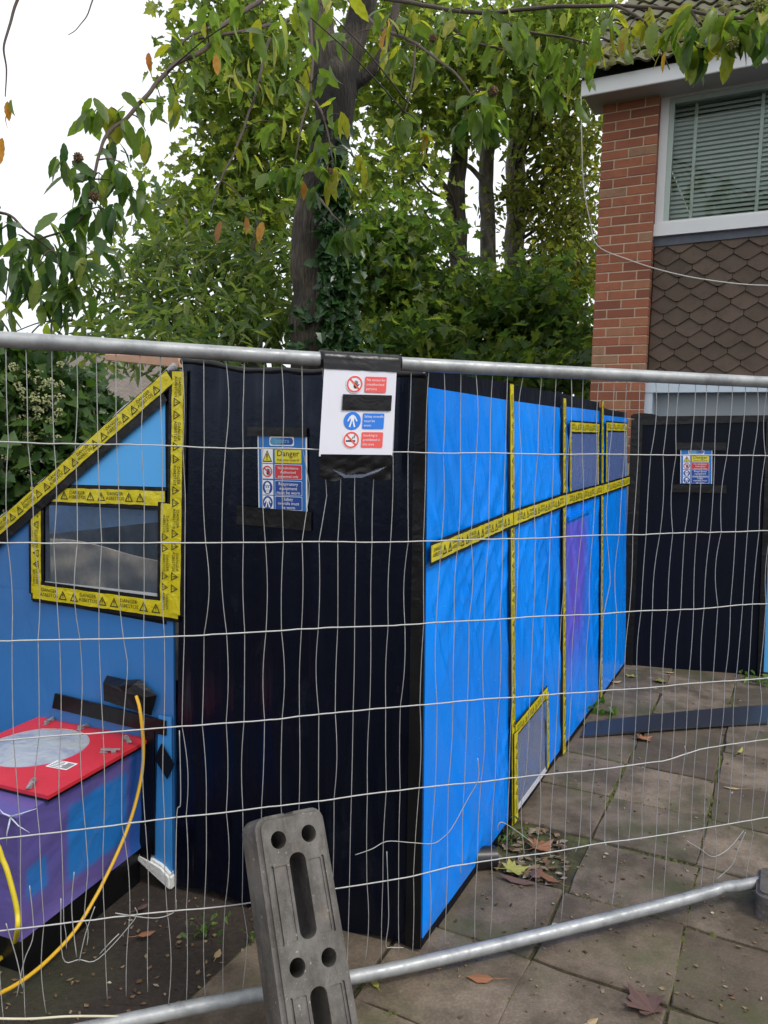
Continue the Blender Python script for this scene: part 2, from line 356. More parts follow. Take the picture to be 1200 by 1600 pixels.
# backing wall, lintel, garage door
m = MB(); m.fbox(HW, .438, 5.0, ZT + .02, ZW - .09, -.32, -.135); m.fbox(HW, 2.42, 5.0, ZW - .09, PIER_TOP, -.32, -.13); m.fbox(HW, 4.9, 5.0, 0, ZT, -.32, -.13)
back = m.build('tile_backing', plain('dark felt', (.03, .028, .026), .9), house)
m = MB(); m.fbox(HW, .002, 5.0, .0, 4.5, -6.2, -6.0); m.fbox(HW, 4.8, 5.0, 0, 4.5, -6.0, -.33); m.fbox(HW, .25, 4.8, 2.3, 2.4, -6, -.33); m.fbox(HW, .25, 4.8, 4.53, 4.6, -6, -.33)
m.build('room', plain('room plaster', (.40, .40, .37), .9), house)
def hung_tile(hf=False):
    w2, ht = .0985, .160; prof = [(-w2, .054), (-w2 * .16, .0), (w2 * .16, .0), (w2, .054), (w2, ht), (-w2, ht)]
    if hf: prof = [(.004, 0), (w2 * .16, .0), (w2, .054), (w2, ht), (.004, ht)]
    mb = MB(); n = len(prof)
    mb.add([(x, -.030 + .024 * z / ht, z) for x, z in prof] + [(x, -.016 + .024 * z / ht, z) for x, z in prof], [tuple(range(n)), tuple(range(2 * n - 1, n - 1, -1))] + [(i, n + i, n + (i + 1) % n, (i + 1) % n) for i in range(n)])
    me = mb.mesh('hung_tile', M_HTILE); bm = bmesh.new(); bm.from_mesh(me); bmesh.ops.bevel(bm, geom=[e for e in bm.edges if e.calc_length() > .03], offset=.0015, segments=1, affect='EDGES'); bm.to_mesh(me); bm.free(); return me
HT = hung_tile(); HTH = hung_tile(True); r = 0; z = ZT - .02
while z < ZW - .17:
    for c in range(14):
        s = .545 + c * .20 + (.10 if r % 2 else 0)
        if s > 3.1: continue
        link('hung_tile', HT, back, HW.mat(s, z + random.uniform(-.003, .003), -.118 + random.uniform(-.002, .002)) @ Matrix.Rotation(random.uniform(-.012, .012), 4, 'Y'))
    if r % 2: link('hung_tile', HTH, back, HW.mat(.4450, z, -.118))
    z += .096; r += 1
m = MB(); m.fbox(HW, .438, .449, ZT, ZW - .1, -.135, -.122); m.build('edge_closer', M_HTILE, back)
m = MB()
for (a, b_) in ((.44, 1.3), (1.31, 2.2), (2.21, 3.1)): m.fprism(HW, [(a, ZW - .125 - random.uniform(0, .01)), (b_, ZW - .12), (b_, ZW - .055), (a, ZW - .055)], -.125, -.085)
m.build('lead_flashing', plain('lead flashing', (.085, .095, .12), .5, .2, .3, 20, .3), house)
# window
win = MB().fbox(HW, .440, 2.42, ZW - .06, ZW + .035, -.20, -.045).build('window', M_UPVC, house)
m = MB(); m.fbox(HW, .442, .505, ZW + .035, ZWT - .02, -.16, -.075); m.fbox(HW, 2.35, 2.42, ZW + .035, ZWT - .02, -.16, -.075); m.fbox(HW, .505, 2.35, ZWT - .09, ZWT - .02, -.16, -.075); m.fbox(HW, .505, 2.35, ZW + .035, ZW + .06, -.16, -.078)
m.build('frame', M_UPVC, win)
m = MB(); m.fbox(HW, .505, .545, ZW + .06, ZWT - .09, -.15, -.095); m.fbox(HW, 2.31, 2.35, ZW + .06, ZWT - .09, -.15, -.095); m.fbox(HW, .545, 2.31, ZWT - .13, ZWT - .09, -.15, -.095)
m.build('casement', plain('pale green frame', (.42, .50, .45), .4, 0, .05), win)
def glass_mat():
    m, t, b = new_mat('window glass'); tr = t.nodes.new('ShaderNodeBsdfTransparent'); tr.inputs[0].default_value = (.90, .94, .92, 1)
    gl = t.nodes.new('ShaderNodeBsdfGlossy'); gl.inputs['Roughness'].default_value = .01; gl.inputs[0].default_value = (.9, 1, .95, 1)
    fr = t.nodes.new('ShaderNodeFresnel'); fr.inputs[0].default_value = 1.33; ms = t.nodes.new('ShaderNodeMixShader')
    t.links.new(fr.outputs[0], ms.inputs[0]); t.links.new(tr.outputs[0], ms.inputs[1]); t.links.new(gl.outputs[0], ms.inputs[2]); t.links.new(ms.outputs[0], t.nodes['Material Output'].inputs[0]); return m
MB().fbox(HW, .545, 2.31, ZW + .06, ZWT - .13, -.125, -.119).build('pane', glass_mat(), win)
M_SLAT = plain('blind slat', (.62, .65, .60), .5, 0, .05); z = ZW + .09
sm = MB(); L = 1.80; sm.add([(0, -.013, -.0155), (L, -.013, -.0155), (L, -.003, .001), (0, -.003, .001), (L, .013, .0155), (0, .013, .0155), (0, -.012, -.0165), (L, -.012, -.0165), (L, .014, .0145), (0, .014, .0145)], [(0, 1, 2, 3), (3, 2, 4, 5), (6, 9, 8, 7), (0, 6, 7, 1), (5, 4, 8, 9)])
SLAT = sm.mesh('slat', M_SLAT)
while z < ZWT - .1:
    link('slat', SLAT, win, HW.mat(.53, z, -.21) @ Matrix.Rotation(random.uniform(-.0015, .0015), 4, 'Y')); z += .036
for s in (.70, 1.18, 1.66, 2.14): MB().fbox(HW, s - .013, s + .013, ZW + .06, ZWT - .1, -.186, -.184).build('ladder_tape', M_SLAT, win)
# eaves: frieze, soffit, fascia
m = MB(); m.fbox(HW, .442, 5.1, ZWT - .018, PIER_TOP + .05, -.13, -.03); m.build('frieze_board', M_SOFF, house)
fb = [HW.px(908, 150, .28), HW.px(908, 124, .28)]; FZ0, FZ1 = 4.395, 4.515
m = MB(); m.fbox(HW, -.115, 5.2, FZ0 + .03, FZ0 + .045, -.20, .255); m.build('soffit', M_SOFF, house)
bevelled(MB().fbox(HW, -.118, 5.2, FZ0, FZ1, .258, .282).build('fascia', M_UPVC, house), .004)
MB().fprism(HW, [(-.112, FZ0 + .05), (.1, FZ0 + .05), (.1, FZ1), (-.112, FZ1)], -.2, .25).build('box_end', M_UPVC, house)
# roof
PITCHR = math.radians(37)
m = MB(); e = (.27, FZ1 + .005); L = 4.4
m.add([HW.P(-.13, e[1], e[0]), HW.P(5.2, e[1], e[0]), HW.P(5.2, e[1] + L * math.sin(PITCHR), e[0] - L * math.cos(PITCHR)), HW.P(-.13, e[1] + L * math.sin(PITCHR), e[0] - L * math.cos(PITCHR)),
       HW.P(-.13, e[1] - .02, e[0] - .05), HW.P(5.2, e[1] - .02, e[0] - .05), HW.P(5.2, e[1] + L * math.sin(PITCHR) - .06, e[0] - L * math.cos(PITCHR)), HW.P(-.13, e[1] + L * math.sin(PITCHR) - .06, e[0] - L * math.cos(PITCHR))], [(0, 1, 2, 3), (7, 6, 5, 4), (0, 4, 5, 1), (0, 3, 7, 4), (1, 5, 6, 2), (2, 6, 7, 3)])
roof = m.build('roof', plain('roof felt', (.03, .03, .03), .9), house)
def roof_tile():
    nx = 17; W = .30; Lt = .36; mb = MB(); vs = []
    for y, lift in ((0, .034), (Lt, .006)):
        for th in (0, -.016):
            for i in range(nx):
                x = W * i / (nx - 1); vs.append((x, y, lift + th + .017 * math.sin(2 * math.pi * (x / .15))))
    fs = []
    for i in range(nx - 1):
        fs += [(i, i + 1, 2 * nx + i + 1, 2 * nx + i), (nx + i + 1, nx + i, 3 * nx + i, 3 * nx + i + 1), (nx + i, nx + i + 1, i + 1, i)]
    fs += [(nx, 0, 2 * nx, 3 * nx), (nx - 1, 2 * nx - 1, 4 * nx - 1, 3 * nx - 1)]
    mb.add(vs, fs); me = mb.mesh('roof_tile', M_RTILE); return me
RT = roof_tile()
eave = HW.P(-.17, FZ1 + .012, .345)
RX, RN = Vector(HW.x), Vector(-HW.n)
up = RN * math.cos(PITCHR) + Vector((0, 0, math.sin(PITCHR))); nrm = RX.cross(up)
RB = Matrix((RX, up, nrm)).transposed().to_4x4()
for rr in range(9):
    for c in range(11):
        q = Vector(eave) + RX * (c * .299 + random.uniform(-.004, .004)) + up * (rr * .31 + random.uniform(-.012, .012)) + nrm * (random.uniform(-.004, .006))
        link('roof_tile', RT, roof, Matrix.Translation(q) @ RB @ Matrix.Rotation(random.uniform(-.012, .012), 4, 'Z'))
m = MB()
for i in range(420):
    cx, cy = random.uniform(0, 2.4), random.random() ** 1.6 * 1.3; rad = random.uniform(.012, .05)
    for lat in range(1): pass
    k = 7; c = Vector(eave) + RX * cx + up * cy + nrm * (.028 + .012 * math.sin(cx / .15 * 2 * math.pi))
    ring1 = [c + (RX * math.cos(2 * math.pi * j / k) + up * math.sin(2 * math.pi * j / k) * 1.2) * rad * random.uniform(.8, 1.2) for j in range(k)]
    ring2 = [c + nrm * rad * .55 + (RX * math.cos(2 * math.pi * j / k) + up * math.sin(2 * math.pi * j / k)) * rad * .6 for j in range(k)]
    m.add(ring1 + ring2 + [c + nrm * rad * .7], [(j, (j + 1) % k, k + (j + 1) % k, k + j) for j in range(k)] + [(k + j, k + (j + 1) % k, 2 * k) for j in range(k)])
m.smooth = True
tag(m.build('moss', plain('moss', (.075, .075, .012), .95, 0, .5, 60, .8, 200), roof), kind='stuff')
# garage opening below the tiles
m = MB(); m.fbox(HW, .438, 4.9, ZT - .085, ZT - .005, -.22, -.05); m.fbox(HW, .438, .50, 0, ZT - .085, -.22, -.06)
gar = m.build('garage_frame', plain('pale blue painted timber', (.55, .64, .72), .4, 0, .06), house)
MB().fbox(HW, .50, 4.85, 0.02, ZT - .085, -.26, -.20).build('garage_door', plain('grey garage door', (.30, .34, .36), .45, 0, .06, 3), gar)
# loose white cable across the house front
pts = [HW.P(*HW.px(908, 150, .29), .29), HW.P(*HW.px(909, 220, .26), .26), HW.P(*HW.px(912, 290, .15), .15), HW.P(*HW.px(922, 345, .08), .08), HW.P(*HW.px(934, 384, .03), .03), HW.P(*HW.px(980, 405, .03), .03), HW.P(*HW.px(1040, 424, .04), .04), HW.P(*HW.px(1110, 438, .05), .05), HW.P(*HW.px(1200, 446, .05), .05), HW.P(*HW.px(1330, 440, .05), .05)]
tag(MB().tube(catmull(pts), .0048, 6).build('cable', plain('white cable', (.62, .60, .54), .5)), 'thin white cable drooping across the brick pier and hung tiles', 'cable')

# ================================================================== the taped polythene enclosure
enc = thing('polythene_enclosure', 'walk-in enclosure of black and blue polythene sheets edged with yellow hazard tape', 'enclosure', C0)
def sheet(F, name, mat, s0, s1, z0, z1, n, parent, amp=.004, nu=40, nv=60, seed=0, fa=(5, 1.2), diag=.35, edge=None, thick=.014, ridge=0):
    """a creased sheet pulled over a board: displaced front, closed back; z0/z1/s0/s1 may be functions"""
    fn = lambda v, t: v(t) if callable(v) else v
    vs = []; fs = []
    for j in range(nv + 1):
        v = j / nv
        for i in range(nu + 1):
            u_ = i / nu; zz0, zz1 = fn(z0, u_), fn(z1, u_); a, b_ = fn(s0, v), fn(s1, v)
            s = a + (b_ - a) * u_; z = zz0 + (zz1 - zz0) * v
            k = min(1, min(u_, 1 - u_) * 14, min(v, 1 - v) * 20)
            d = noise.noise(Vector((s * fa[0] + z * diag * fa[0] + seed * 7, z * fa[1], seed))) + .6 * noise.noise(Vector((s * fa[0] * 2.3 - z * diag * 4, z * fa[1] * 2 + 9, seed)))
            if ridge == 2:
                q1 = noise.noise(Vector((s * 7 + .25 * z + seed, z * .35, seed * 2))); d = d * .35 + .9 * max(0, 1 - abs(q1) * 6) + .5 * noise.noise(Vector((s * 14, z * .6, 5)))
            elif ridge:
                q1 = noise.noise(Vector((s * 5.5 + z * 3.2 + seed, z * .7, seed * 2))); q2 = noise.noise(Vector((s * 4 - z * 4.5 + seed, z * .8 + 5, seed * 3)))
                d = d * .5 + 1.5 * max(0, 1 - abs(q1) * 7) + 1.2 * max(0, 1 - abs(q2) * 8) * (.5 + noise.noise(Vector((s * 2, z * 2, 7))))
            d = max(-1.2, min(1.45, d))
            if edge: z += edge * k * 0 + (edge * noise.noise(Vector((s * 9, seed, 3))) if j in (0, nv) else 0)
            vs.append(F.P(s, z, n + amp * d * k))
    w_ = nu + 1
    for j in range(nv):
        for i in range(nu): a = j * w_ + i; fs.append((a, a + 1, a + w_ + 1, a + w_))
    m = MB(); m.add(vs, fs); b0 = len(m.v)
    loop = [i for i in range(w_)] + [j * w_ + nu for j in range(1, nv + 1)] + [nv * w_ + i for i in range(nu - 1, -1, -1)] + [j * w_ for j in range(nv - 1, 0, -1)]
    back = [np.array(m.v[i]) - F.n * thick for i in loop]; K = len(loop)
    m.add(back, []); m.f += [(loop[(i + 1) % K], loop[i], b0 + i, b0 + (i + 1) % K) for i in range(K)] + [tuple(b0 + i for i in range(K - 1, -1, -1))]
    m.smooth = True
    o = m.build(name, mat, parent); o.data.set_sharp_from_angle(angle=math.radians(55)); return o
FTOP = lambda u_: 1.925 - .045 * u_ + .004 * math.sin(u_ * 23)
o = sheet(FW, 'front_panel', M_BLACK, lambda v: -.957 + .045 * v, lambda v: -.004 - .022 * v, lambda u_: .012 + .02 * math.sin(u_ * 9) ** 2, FTOP, .004, enc, .010, 60, 80, 1, (6, .3), .04, ridge=2)
tag(o, 'glossy black polythene front panel')
# slack crumpled fold of black sheet along the top of the front panel
m = MB(); pts = [(-.915, 1.935), (-.80, 1.925), (-.66, 1.905), (-.5, 1.900), (-.35, 1.895), (-.2, 1.888), (-.03, 1.882)]
fp = catmull([FW.P(s, z, .0) for s, z in pts], 8)
m.tube([q + np.array([0, 0, .006 * noise.noise(Vector(q) * 14)]) for q in fp], [.010 + .006 * abs(noise.noise(Vector(q) * 9)) for q in fp], 8); m.build('top_fold', M_BTAPE, enc)
m = MB()
for (a, b_, w_) in ((.0, .0, .0),): pass
m.fprism(FW, [(-.045, .03), (.006, .03), (-.02, 1.87), (-.06, 1.87)], .010, .016); m.build('corner_tape', M_BTAPE, enc)
def violet_mat():
    """blue sheet with a soft violet tint over its lower part"""
    m = M_BLUE.copy(); m.name = 'blue polythene tinted violet'; t = m.node_tree; bs = t.nodes['Principled BSDF']
    src = bs.inputs['Base Color'].links[0].from_socket; co = coords(t)
    def lin(vec, off, a, b_):
        dt = N(t, 'ShaderNodeVectorMath', operation='DOT_PRODUCT'); t.links.new(co, dt.inputs[0]); dt.inputs[1].default_value = tuple(vec)
        mr = N(t, 'ShaderNodeMapRange', interpolation_type='SMOOTHSTEP'); t.links.new(dt.outputs['Value'], mr.inputs[0]); mr.inputs[1].default_value = off + a; mr.inputs[2].default_value = off + b_; return mr.outputs[0]
    o_ = float(C0 @ RW.x)
    f1 = lin(RW.x, o_, 2.50, 2.15); f2 = lin((0, 0, 1), 0, 1.27, 1.22); f3 = lin((0, 0, 1), 0, .2, .75)
    k = f1
    for f in (f2, f3, nz(t, coords(t, (2.5, 2.5, 1.2)), 2.0, 3)):
        mm = N(t, 'ShaderNodeMath', operation='MULTIPLY'); t.links.new(k, mm.inputs[0]); t.links.new(f, mm.inputs[1]); k = mm.outputs[0]
    m2 = N(t, 'ShaderNodeMath', operation='MULTIPLY'); m2.use_clamp = True; t.links.new(k, m2.inputs[0]); m2.inputs[1].default_value = 1.7
    t.links.new(mixc(t, src, (.13, .085, .56), m2.outputs[0]), bs.inputs['Base Color']); return m
M_BLUEV = violet_mat()
SEAM = [0.0, .93, 1.79, 2.72, 3.66]
BLT = [(1.845, 1.850), (1.85, 1.852), (1.862, 1.868), (1.845, 1.852)]; TOPZ = [(1.905, 1.925), (1.920, 1.930), (1.930, 1.922), (1.893, 1.893)]
for i in range(4):
    a, b_ = SEAM[i] + (.012 if i == 0 else 0), SEAM[i + 1]
    zb = (.05, .05, .048, .045)[i]
    o = sheet(RW, 'side_panel', [M_BLUE, M_BLUE, M_BLUEV, M_BLUE][i], a, b_, zb, lambda u_, i=i: BLT[i][0] + (BLT[i][1] - BLT[i][0]) * u_, .003, enc, (.0085, .0085, .007, .005)[i], 70, 90, 20 + i, (4.5, .9), .55, ridge=1)
    m = MB(); m.fprism(RW, [(a, BLT[i][0] - .01), (b_, BLT[i][1] - .01), (b_, TOPZ[i][1]), ((a + b_) / 2, (TOPZ[i][0] + TOPZ[i][1]) / 2 - .004), (a, TOPZ[i][0])], -.016, -.004 if i != 3 else -.006); m.build('top_strip', M_BLACKB, enc)
MB().fbox(RW, .0, 3.66, .0, .052, -.012, .002).build('base_strip', M_BLACKB, enc)
# blue fold above the violet tinted area of the third panel
MB().fprism(RW, [(1.86, 1.262), (2.42, 1.272), (2.42, 1.292), (1.86, 1.285)], .014, .024).build('sheet_fold', M_BLUE, enc)

# hazard tape with its print
TG = text_geo('DANGER\nASBESTOS', .0165, 'CENTER', 1.0, .95)
def tri_print(cx, cy, h):
    o_ = [(-.56 * h, -.5 * h), (.56 * h, -.5 * h), (0, .5 * h)]; i_ = [(x * .68, y * .68 - .045 * h) for x, y in o_]
    vs = [(x + cx, y + cy) for x, y in o_ + i_]; fs = [(0, 1, 4, 3), (1, 2, 5, 4), (2, 0, 3, 5)]
    for (x0, x1, y0, y1) in ((-.05, .05, -.12, .16), (-.05, .05, -.27, -.19)):
        b0 = len(vs); vs += [(cx + x0 * h, cy + y0 * h), (cx + x1 * h, cy + y0 * h), (cx + x1 * h, cy + y1 * h), (cx + x0 * h, cy + y1 * h)]; fs.append((b0, b0 + 1, b0 + 2, b0 + 3))
    return vs, fs
def tape(F, a, b, wd, n, parent=enc, black=.014, off=0.0, flip=False, name='hazard_tape', blk=True):
    a = np.array(a, float); b = np.array(b, float); L = np.linalg.norm(b - a); d = (b - a) / L
    if flip: a, b, d = b, a, -d
    p = np.array([-d[1], d[0]])
    if blk: MB().strip(F, a - d * .004, b + d * .004, wd + black * 2, n - .0012, n).build('black_tape', M_BTAPE, parent)
    K = max(2, int(L / .03)); vs = []; jig = [random.uniform(-.0012, .0012) for _ in range(K + 1)]
    for k in range(K + 1):
        c = a + (b - a) * k / K + p * jig[k]
        for sg in (-1, 1): q = c + p * sg * wd / 2; vs.append(F.P(q[0], q[1], n + .0014 + .0014 * random.random()))
    for k in range(K + 1):
        c = a + (b - a) * k / K + p * jig[k]
        for sg in (-1, 1): q = c + p * sg * wd / 2; vs.append(F.P(q[0], q[1], n + .0002))
    B = 2 * (K + 1); fs = []
    for k in range(K):
        i = 2 * k; fs += [(i, i + 2, i + 3, i + 1), (i + 2, i, B + i, B + i + 2), (i + 1, i + 3, B + i + 3, B + i + 1)]
    fs += [(0, 1, B + 1, B), (2 * K + 1, 2 * K, B + 2 * K, B + 2 * K + 1)]
    m = MB(); m.add(vs, fs); m.smooth = True; o = m.build(name, M_YTAPE, parent); o.data.set_sharp_from_angle(angle=math.radians(40))
    pm = MB(); x = .04 + off; k = 0; sc = wd / .048
    while x < L - .03:
        if k % 3 == 0: tv, tf = TG; vv = [(q[0] * sc + x + .012, (q[1] + .0045) * sc) for q in tv]; ff = tf; x += .068 * sc
        else: vv, ff = tri_print(x, 0, .030 * sc); x += .046 * sc
        if max(q[0] for q in vv) < L - .004: pm.add([F.P(*(a + d * q[0] + p * q[1]), n + .0034) for q in vv], ff)
        k += 1
    if pm.v: pm.build('lettering', M_PRINT, o)
    return o
NT = .0185
tape(RW, (SEAM[1], .03), (SEAM[1], 1.915), .044, NT, black=.010)
tape(RW, (SEAM[2], .03), (SEAM[2], 1.90), .048, NT, black=.016)
tape(RW, (SEAM[3], .03), (SEAM[3], 1.93), .044, NT, black=.010)
b0, b1 = RW.px(664, 870, .02), RW.px(979, 758, .02)
bz = [1.330, 1.357, 1.378, 1.384, 1.398]
for i in range(4): tape(RW, (SEAM[i] + .004, bz[i]), (SEAM[i + 1] + (-.004 if i < 3 else -.03), bz[i + 1]), .052, NT + .0035 + .0004 * i, black=.012, off=.03 * i)
# vision panels high on the side wall
def vision(s0, s1, z0, z1, n=.0165):
    MB().fbox(RW, s0, s1, z0, z1, n, n + .002).build('vision_panel', M_FILMB, enc)
    MB().fbox(RW, s0 - .02, s1 + .02, z0 - .0, z1 + .03, n - .003, n - .001).build('vision_backing', M_BLUEDULL, enc)
    tape(RW, (s0 - .03, z1 + .022), (s1 + .03, z1 + .026), .05, n + .0035, black=.010, off=.01)
    tape(RW, (s0 - .012, z0), (s0 - .012, z1), .028, n + .002, black=.004, blk=False); tape(RW, (s1 + .012, z0), (s1 + .012, z1), .024, n + .002, black=.004, blk=False)
vision(1.93, 2.58, 1.405, 1.735); vision(2.86, 3.50, 1.405, 1.755)
# low vision panel
MB().fprism(RW, [(.965, .075), (1.455, .075), (1.425, .44), (.965, .425)], .0140, .0157).build('vision_panel', M_FILMG, enc)
MB().fprism(RW, [(.95, .06), (1.46, .06), (1.46, .085), (.95, .085)], .0157, .0180).build('film_edge', plain('white film edge', (.55, .56, .62), .4), enc)
MB().fprism(RW, [(.958, .07), (1.0, .07), (.995, .42), (.958, .42)], .0157, .0175).build('film_edge', plain('clear film edge', (.30, .33, .42), .35), enc)
tape(RW, (.945, .438), (1.445, .462), .046, NT + .004, black=.010); tape(RW, (.945, .035), (.945, .43), .048, NT + .006, black=.008, off=.02); tape(RW, (1.455, .08), (1.445, .46), .034, NT + .0055, black=.004)

# gabled lean-to on the left of the front panel
SL = lambda s: 1.885 + .715 * (s + .967)
o = sheet(FW, 'gable_panel', M_BLUEDULL, -2.095, -.962, .055, 1.075, -.002, enc, .006, 44, 40, 41, (2, 1.2), .3); tag(o, 'dull blue lower gable sheet')
MB().fprism(FW, [(-2.08, 1.07), (-1.56, 1.07), (-1.56, SL(-1.56)), (-1.77, SL(-1.77)), (-2.08, SL(-2.08))], -.014, -.001).build('gable_panel', M_BLUEDULL, enc)
MB().fprism(FW, [(-2.45, .055), (-2.098, .055), (-2.098, SL(-2.098)), (-2.45, SL(-2.45))], -.014, -.001).build('gable_panel', M_BLUEDULL, enc)
MB().fprism(FW, [(-1.60, 1.41), (-.955, 1.41), (-.955, 1.475), (-1.60, 1.475)], -.014, -.002).build('gable_rail', M_BLACKB, enc)
MB().fprism(FW, [(-1.0, 1.06), (-.955, 1.06), (-.925, 1.90), (-.99, 1.90)], -.014, -.0005).build('gable_post', M_BLACKB, enc)
MB().fprism(FW, [(-1.575, 1.06), (-1.535, 1.06), (-1.535, 1.42), (-1.575, 1.42)], -.014, .0005).build('gable_post', M_BLACKB, enc)
MB().fprism(FW, [(-1.62, 1.03), (-.99, 1.0), (-.99, 1.10), (-1.62, 1.098)], -.014, .001).build('gable_rail', M_BLACKB, enc)
MB().fprism(FW, [(-1.56, 1.472), (-.985, 1.472), (-.985, SL(-.985) - .01), (-1.545, SL(-1.545) - .01)], -.014, -.003).build('gable_backing', M_BLACKB, enc)
MB().fprism(FW, [(-1.455, 1.480), (-.986, 1.487), (-.986, 1.805)], -.002, .002).build('gable_triangle', M_BLUETRI, enc)
MB().fprism(FW, [(-1.545, 1.092), (-.992, 1.088), (-.997, 1.425), (-1.535, 1.41)], .002, .004).build('vision_panel', M_FILM, enc)
MB().fprism(FW, [(-1.545, 1.092), (-.992, 1.086), (-.992, 1.112), (-1.545, 1.110)], .0042, .006).build('film_edge', plain('grey film edge', (.45, .46, .47), .4), enc)
tape(FW, (-1.60, 1.445), (-.985, 1.458), .052, .008); tape(FW, (-1.585, 1.06), (-1.575, 1.45), .046, .0095, off=.01)
tape(FW, (-1.60, 1.068), (-.93, 1.058), .056, .011, off=.03); tape(FW, (-.945, 1.045), (-.922, 1.90), .046, .0125, flip=True)
tape(FW, (-.985, 1.05), (-.978, 1.44), .042, .0112, flip=True, off=.02)
MB().strip(FW, (-2.3, SL(-2.3) - .045), (-.985, SL(-.985) - .045), .062, .0125, .0138).build('black_tape', M_BTAPE, enc)
tape(FW, (-2.46, SL(-2.46) - .012), (-.955, SL(-.955) - .012), .050, .0145, black=.004, flip=False)
# rolled grey sheet edge along the slope
sp = [FW.P(s, SL(s) + .022 + .004 * math.sin(s * 31), -.01) for s in np.linspace(-2.46, -.95, 44)]
MB().tube(sp, [.011 + .005 * abs(noise.noise(Vector(q) * 11)) for q in sp], 7).build('rolled_edge', sheet_mat('grey polythene', [(.16, .16, .17), (.30, .30, .31)], .35, (20, 20, 20), .5), enc)
# inside the lean-to, seen dimly through the clear film
MB().fprism(FW, [(-1.80, SL(-1.80) - .02), (-1.70, 1.265), (-.97, 1.375), (-.97, SL(-.97) - .02)], -.13, -.118).build('inner_sheet', plain('pale blue sheet', (.20, .42, .80), .4, 0, .12, 5), enc)
sheet(FW, 'inner_sheet', M_BLACKB, -2.3, -.97, .0, 1.4, -.72, enc, .02, 30, 30, 51, (4, 3), .6)
sheet(FW, 'inner_dust_sheet', plain('dusty sheet', (.40, .35, .28), .8, 0, .8, 9), -2.2, -.97, .6, lambda u_: 1.155 + .03 * math.sin(u_ * 7), -.50, enc, .03, 40, 30, 52, (6, 6), .6)
# roofs and hidden walls
def slope_sheet(name, s0, s1, mat):
    m = MB(); m.add([FW.P(s0, SL(s0) + .008, -.01), FW.P(s1, SL(s1) + .008, -.01), FW.P(s1, SL(s1) + .008, -2.4), FW.P(s0, SL(s0) + .008, -2.4), FW.P(s0, SL(s0) - .004, -.01), FW.P(s1, SL(s1) - .004, -.01), FW.P(s1, SL(s1) - .004, -2.4), FW.P(s0, SL(s0) - .004, -2.4)], [(0, 1, 2, 3), (7, 6, 5, 4), (0, 4, 5, 1), (1, 5, 6, 2), (2, 6, 7, 3), (3, 7, 4, 0)]); return m.build(name, mat, enc)
slope_sheet('sloping_roof', -2.44, -.96, film_mat('roof film cleared for light', (.3, .32, .36), .9, .1))  # unseen roof, its film made clear to let skylight onto the inner sheets
ra, rb, rc, rd = FW.P(-.90, 0, -.03), FW.P(-.08, 0, -.03), RW.P(3.62, 0, -.12), RW.P(3.62, 0, -.12) - FW.x * .86
m = MB(); m.hexa([np.array([q[0], q[1], z]) for z in (1.825, 1.84) for q in (ra, rb, rc, rd)]); m.build('flat_roof', M_BLACKB, enc)
m = MB(); m.fbox(FW, -2.45, -.96, 0, .70, -2.42, -2.40); m.fbox(FW, -2.45, -2.43, .06, .82, -2.4, -.02)
m.build('rear_panel', M_BLACKB, enc)
for (p_, q_) in ((ra, rd), (rd, rc)):
    f = Frame(p_, q_ - p_); L = np.linalg.norm((q_ - p_)[:2]); MB().fbox(f, 0.02, L, 0, 1.82, -.01, .01).build('rear_panel', M_BLACKB, enc)
# bright blue edge strip, white foam and black tape where the filter unit joins the wall
MB().fprism(FW, [(-1.045, .10), (-.968, .05), (-.965, .66), (-1.02, .66)], .006, .010).build('edge_strip', plain('light blue polythene', (.045, .26, .62), .4, 0, .15, 8), enc)
for poly, n0, n1 in (([(-1.515, .615), (-.985, .590), (-.985, .645), (-1.50, .675)], .008, .016), ([(-1.09, .14), (-1.04, .12), (-1.035, .60), (-1.09, .60)], .011, .018), ([(-1.03, .50), (-.975, .43), (-.945, .49), (-1.0, .56)], .018, .024), ([(-1.10, .09), (-1.055, .09), (-1.04, .22), (-1.10, .24)], .019, .024)):
    MB().fprism(FW, poly, n0, n1).build('black_tape', M_BTAPE, enc)
m = MB(); poly = [(-1.255, .685), (-1.05, .655), (-1.025, .735), (-1.10, .785), (-1.16, .775), (-1.25, .78)]
K = len(poly); cen = np.mean(poly, 0)
vs = [FW.P(s, z, .012) for s, z in poly] + [FW.P(cen[0] + (s - cen[0]) * .8, cen[1] + (z - cen[1]) * .75, .05 + random.uniform(-.012, .012)) for s, z in poly] + [FW.P(cen[0], cen[1] + .005, .052)]
m.add(vs, [(i, (i + 1) % K, K + (i + 1) % K, K + i) for i in range(K)] + [(K + i, K + (i + 1) % K, 2 * K) for i in range(K)]); m.build('cable_gland', M_BTAPE, enc)
m = MB(); prof = [(-1.13, .10), (-1.06, .055), (-.99, .015), (-.962, .005), (-.962, .065), (-1.0, .085), (-1.05, .11), (-1.1, .115)]
prof = [(x, z + random.uniform(-.008, .008)) for x, z in prof]; m.fprism(FW, prof, -.02, .03); o = m.build('foam_edge', plain('white foam', (.72, .72, .68), .9, 0, .1, 40, .8, 60), enc); bevelled(o, .008, 2)

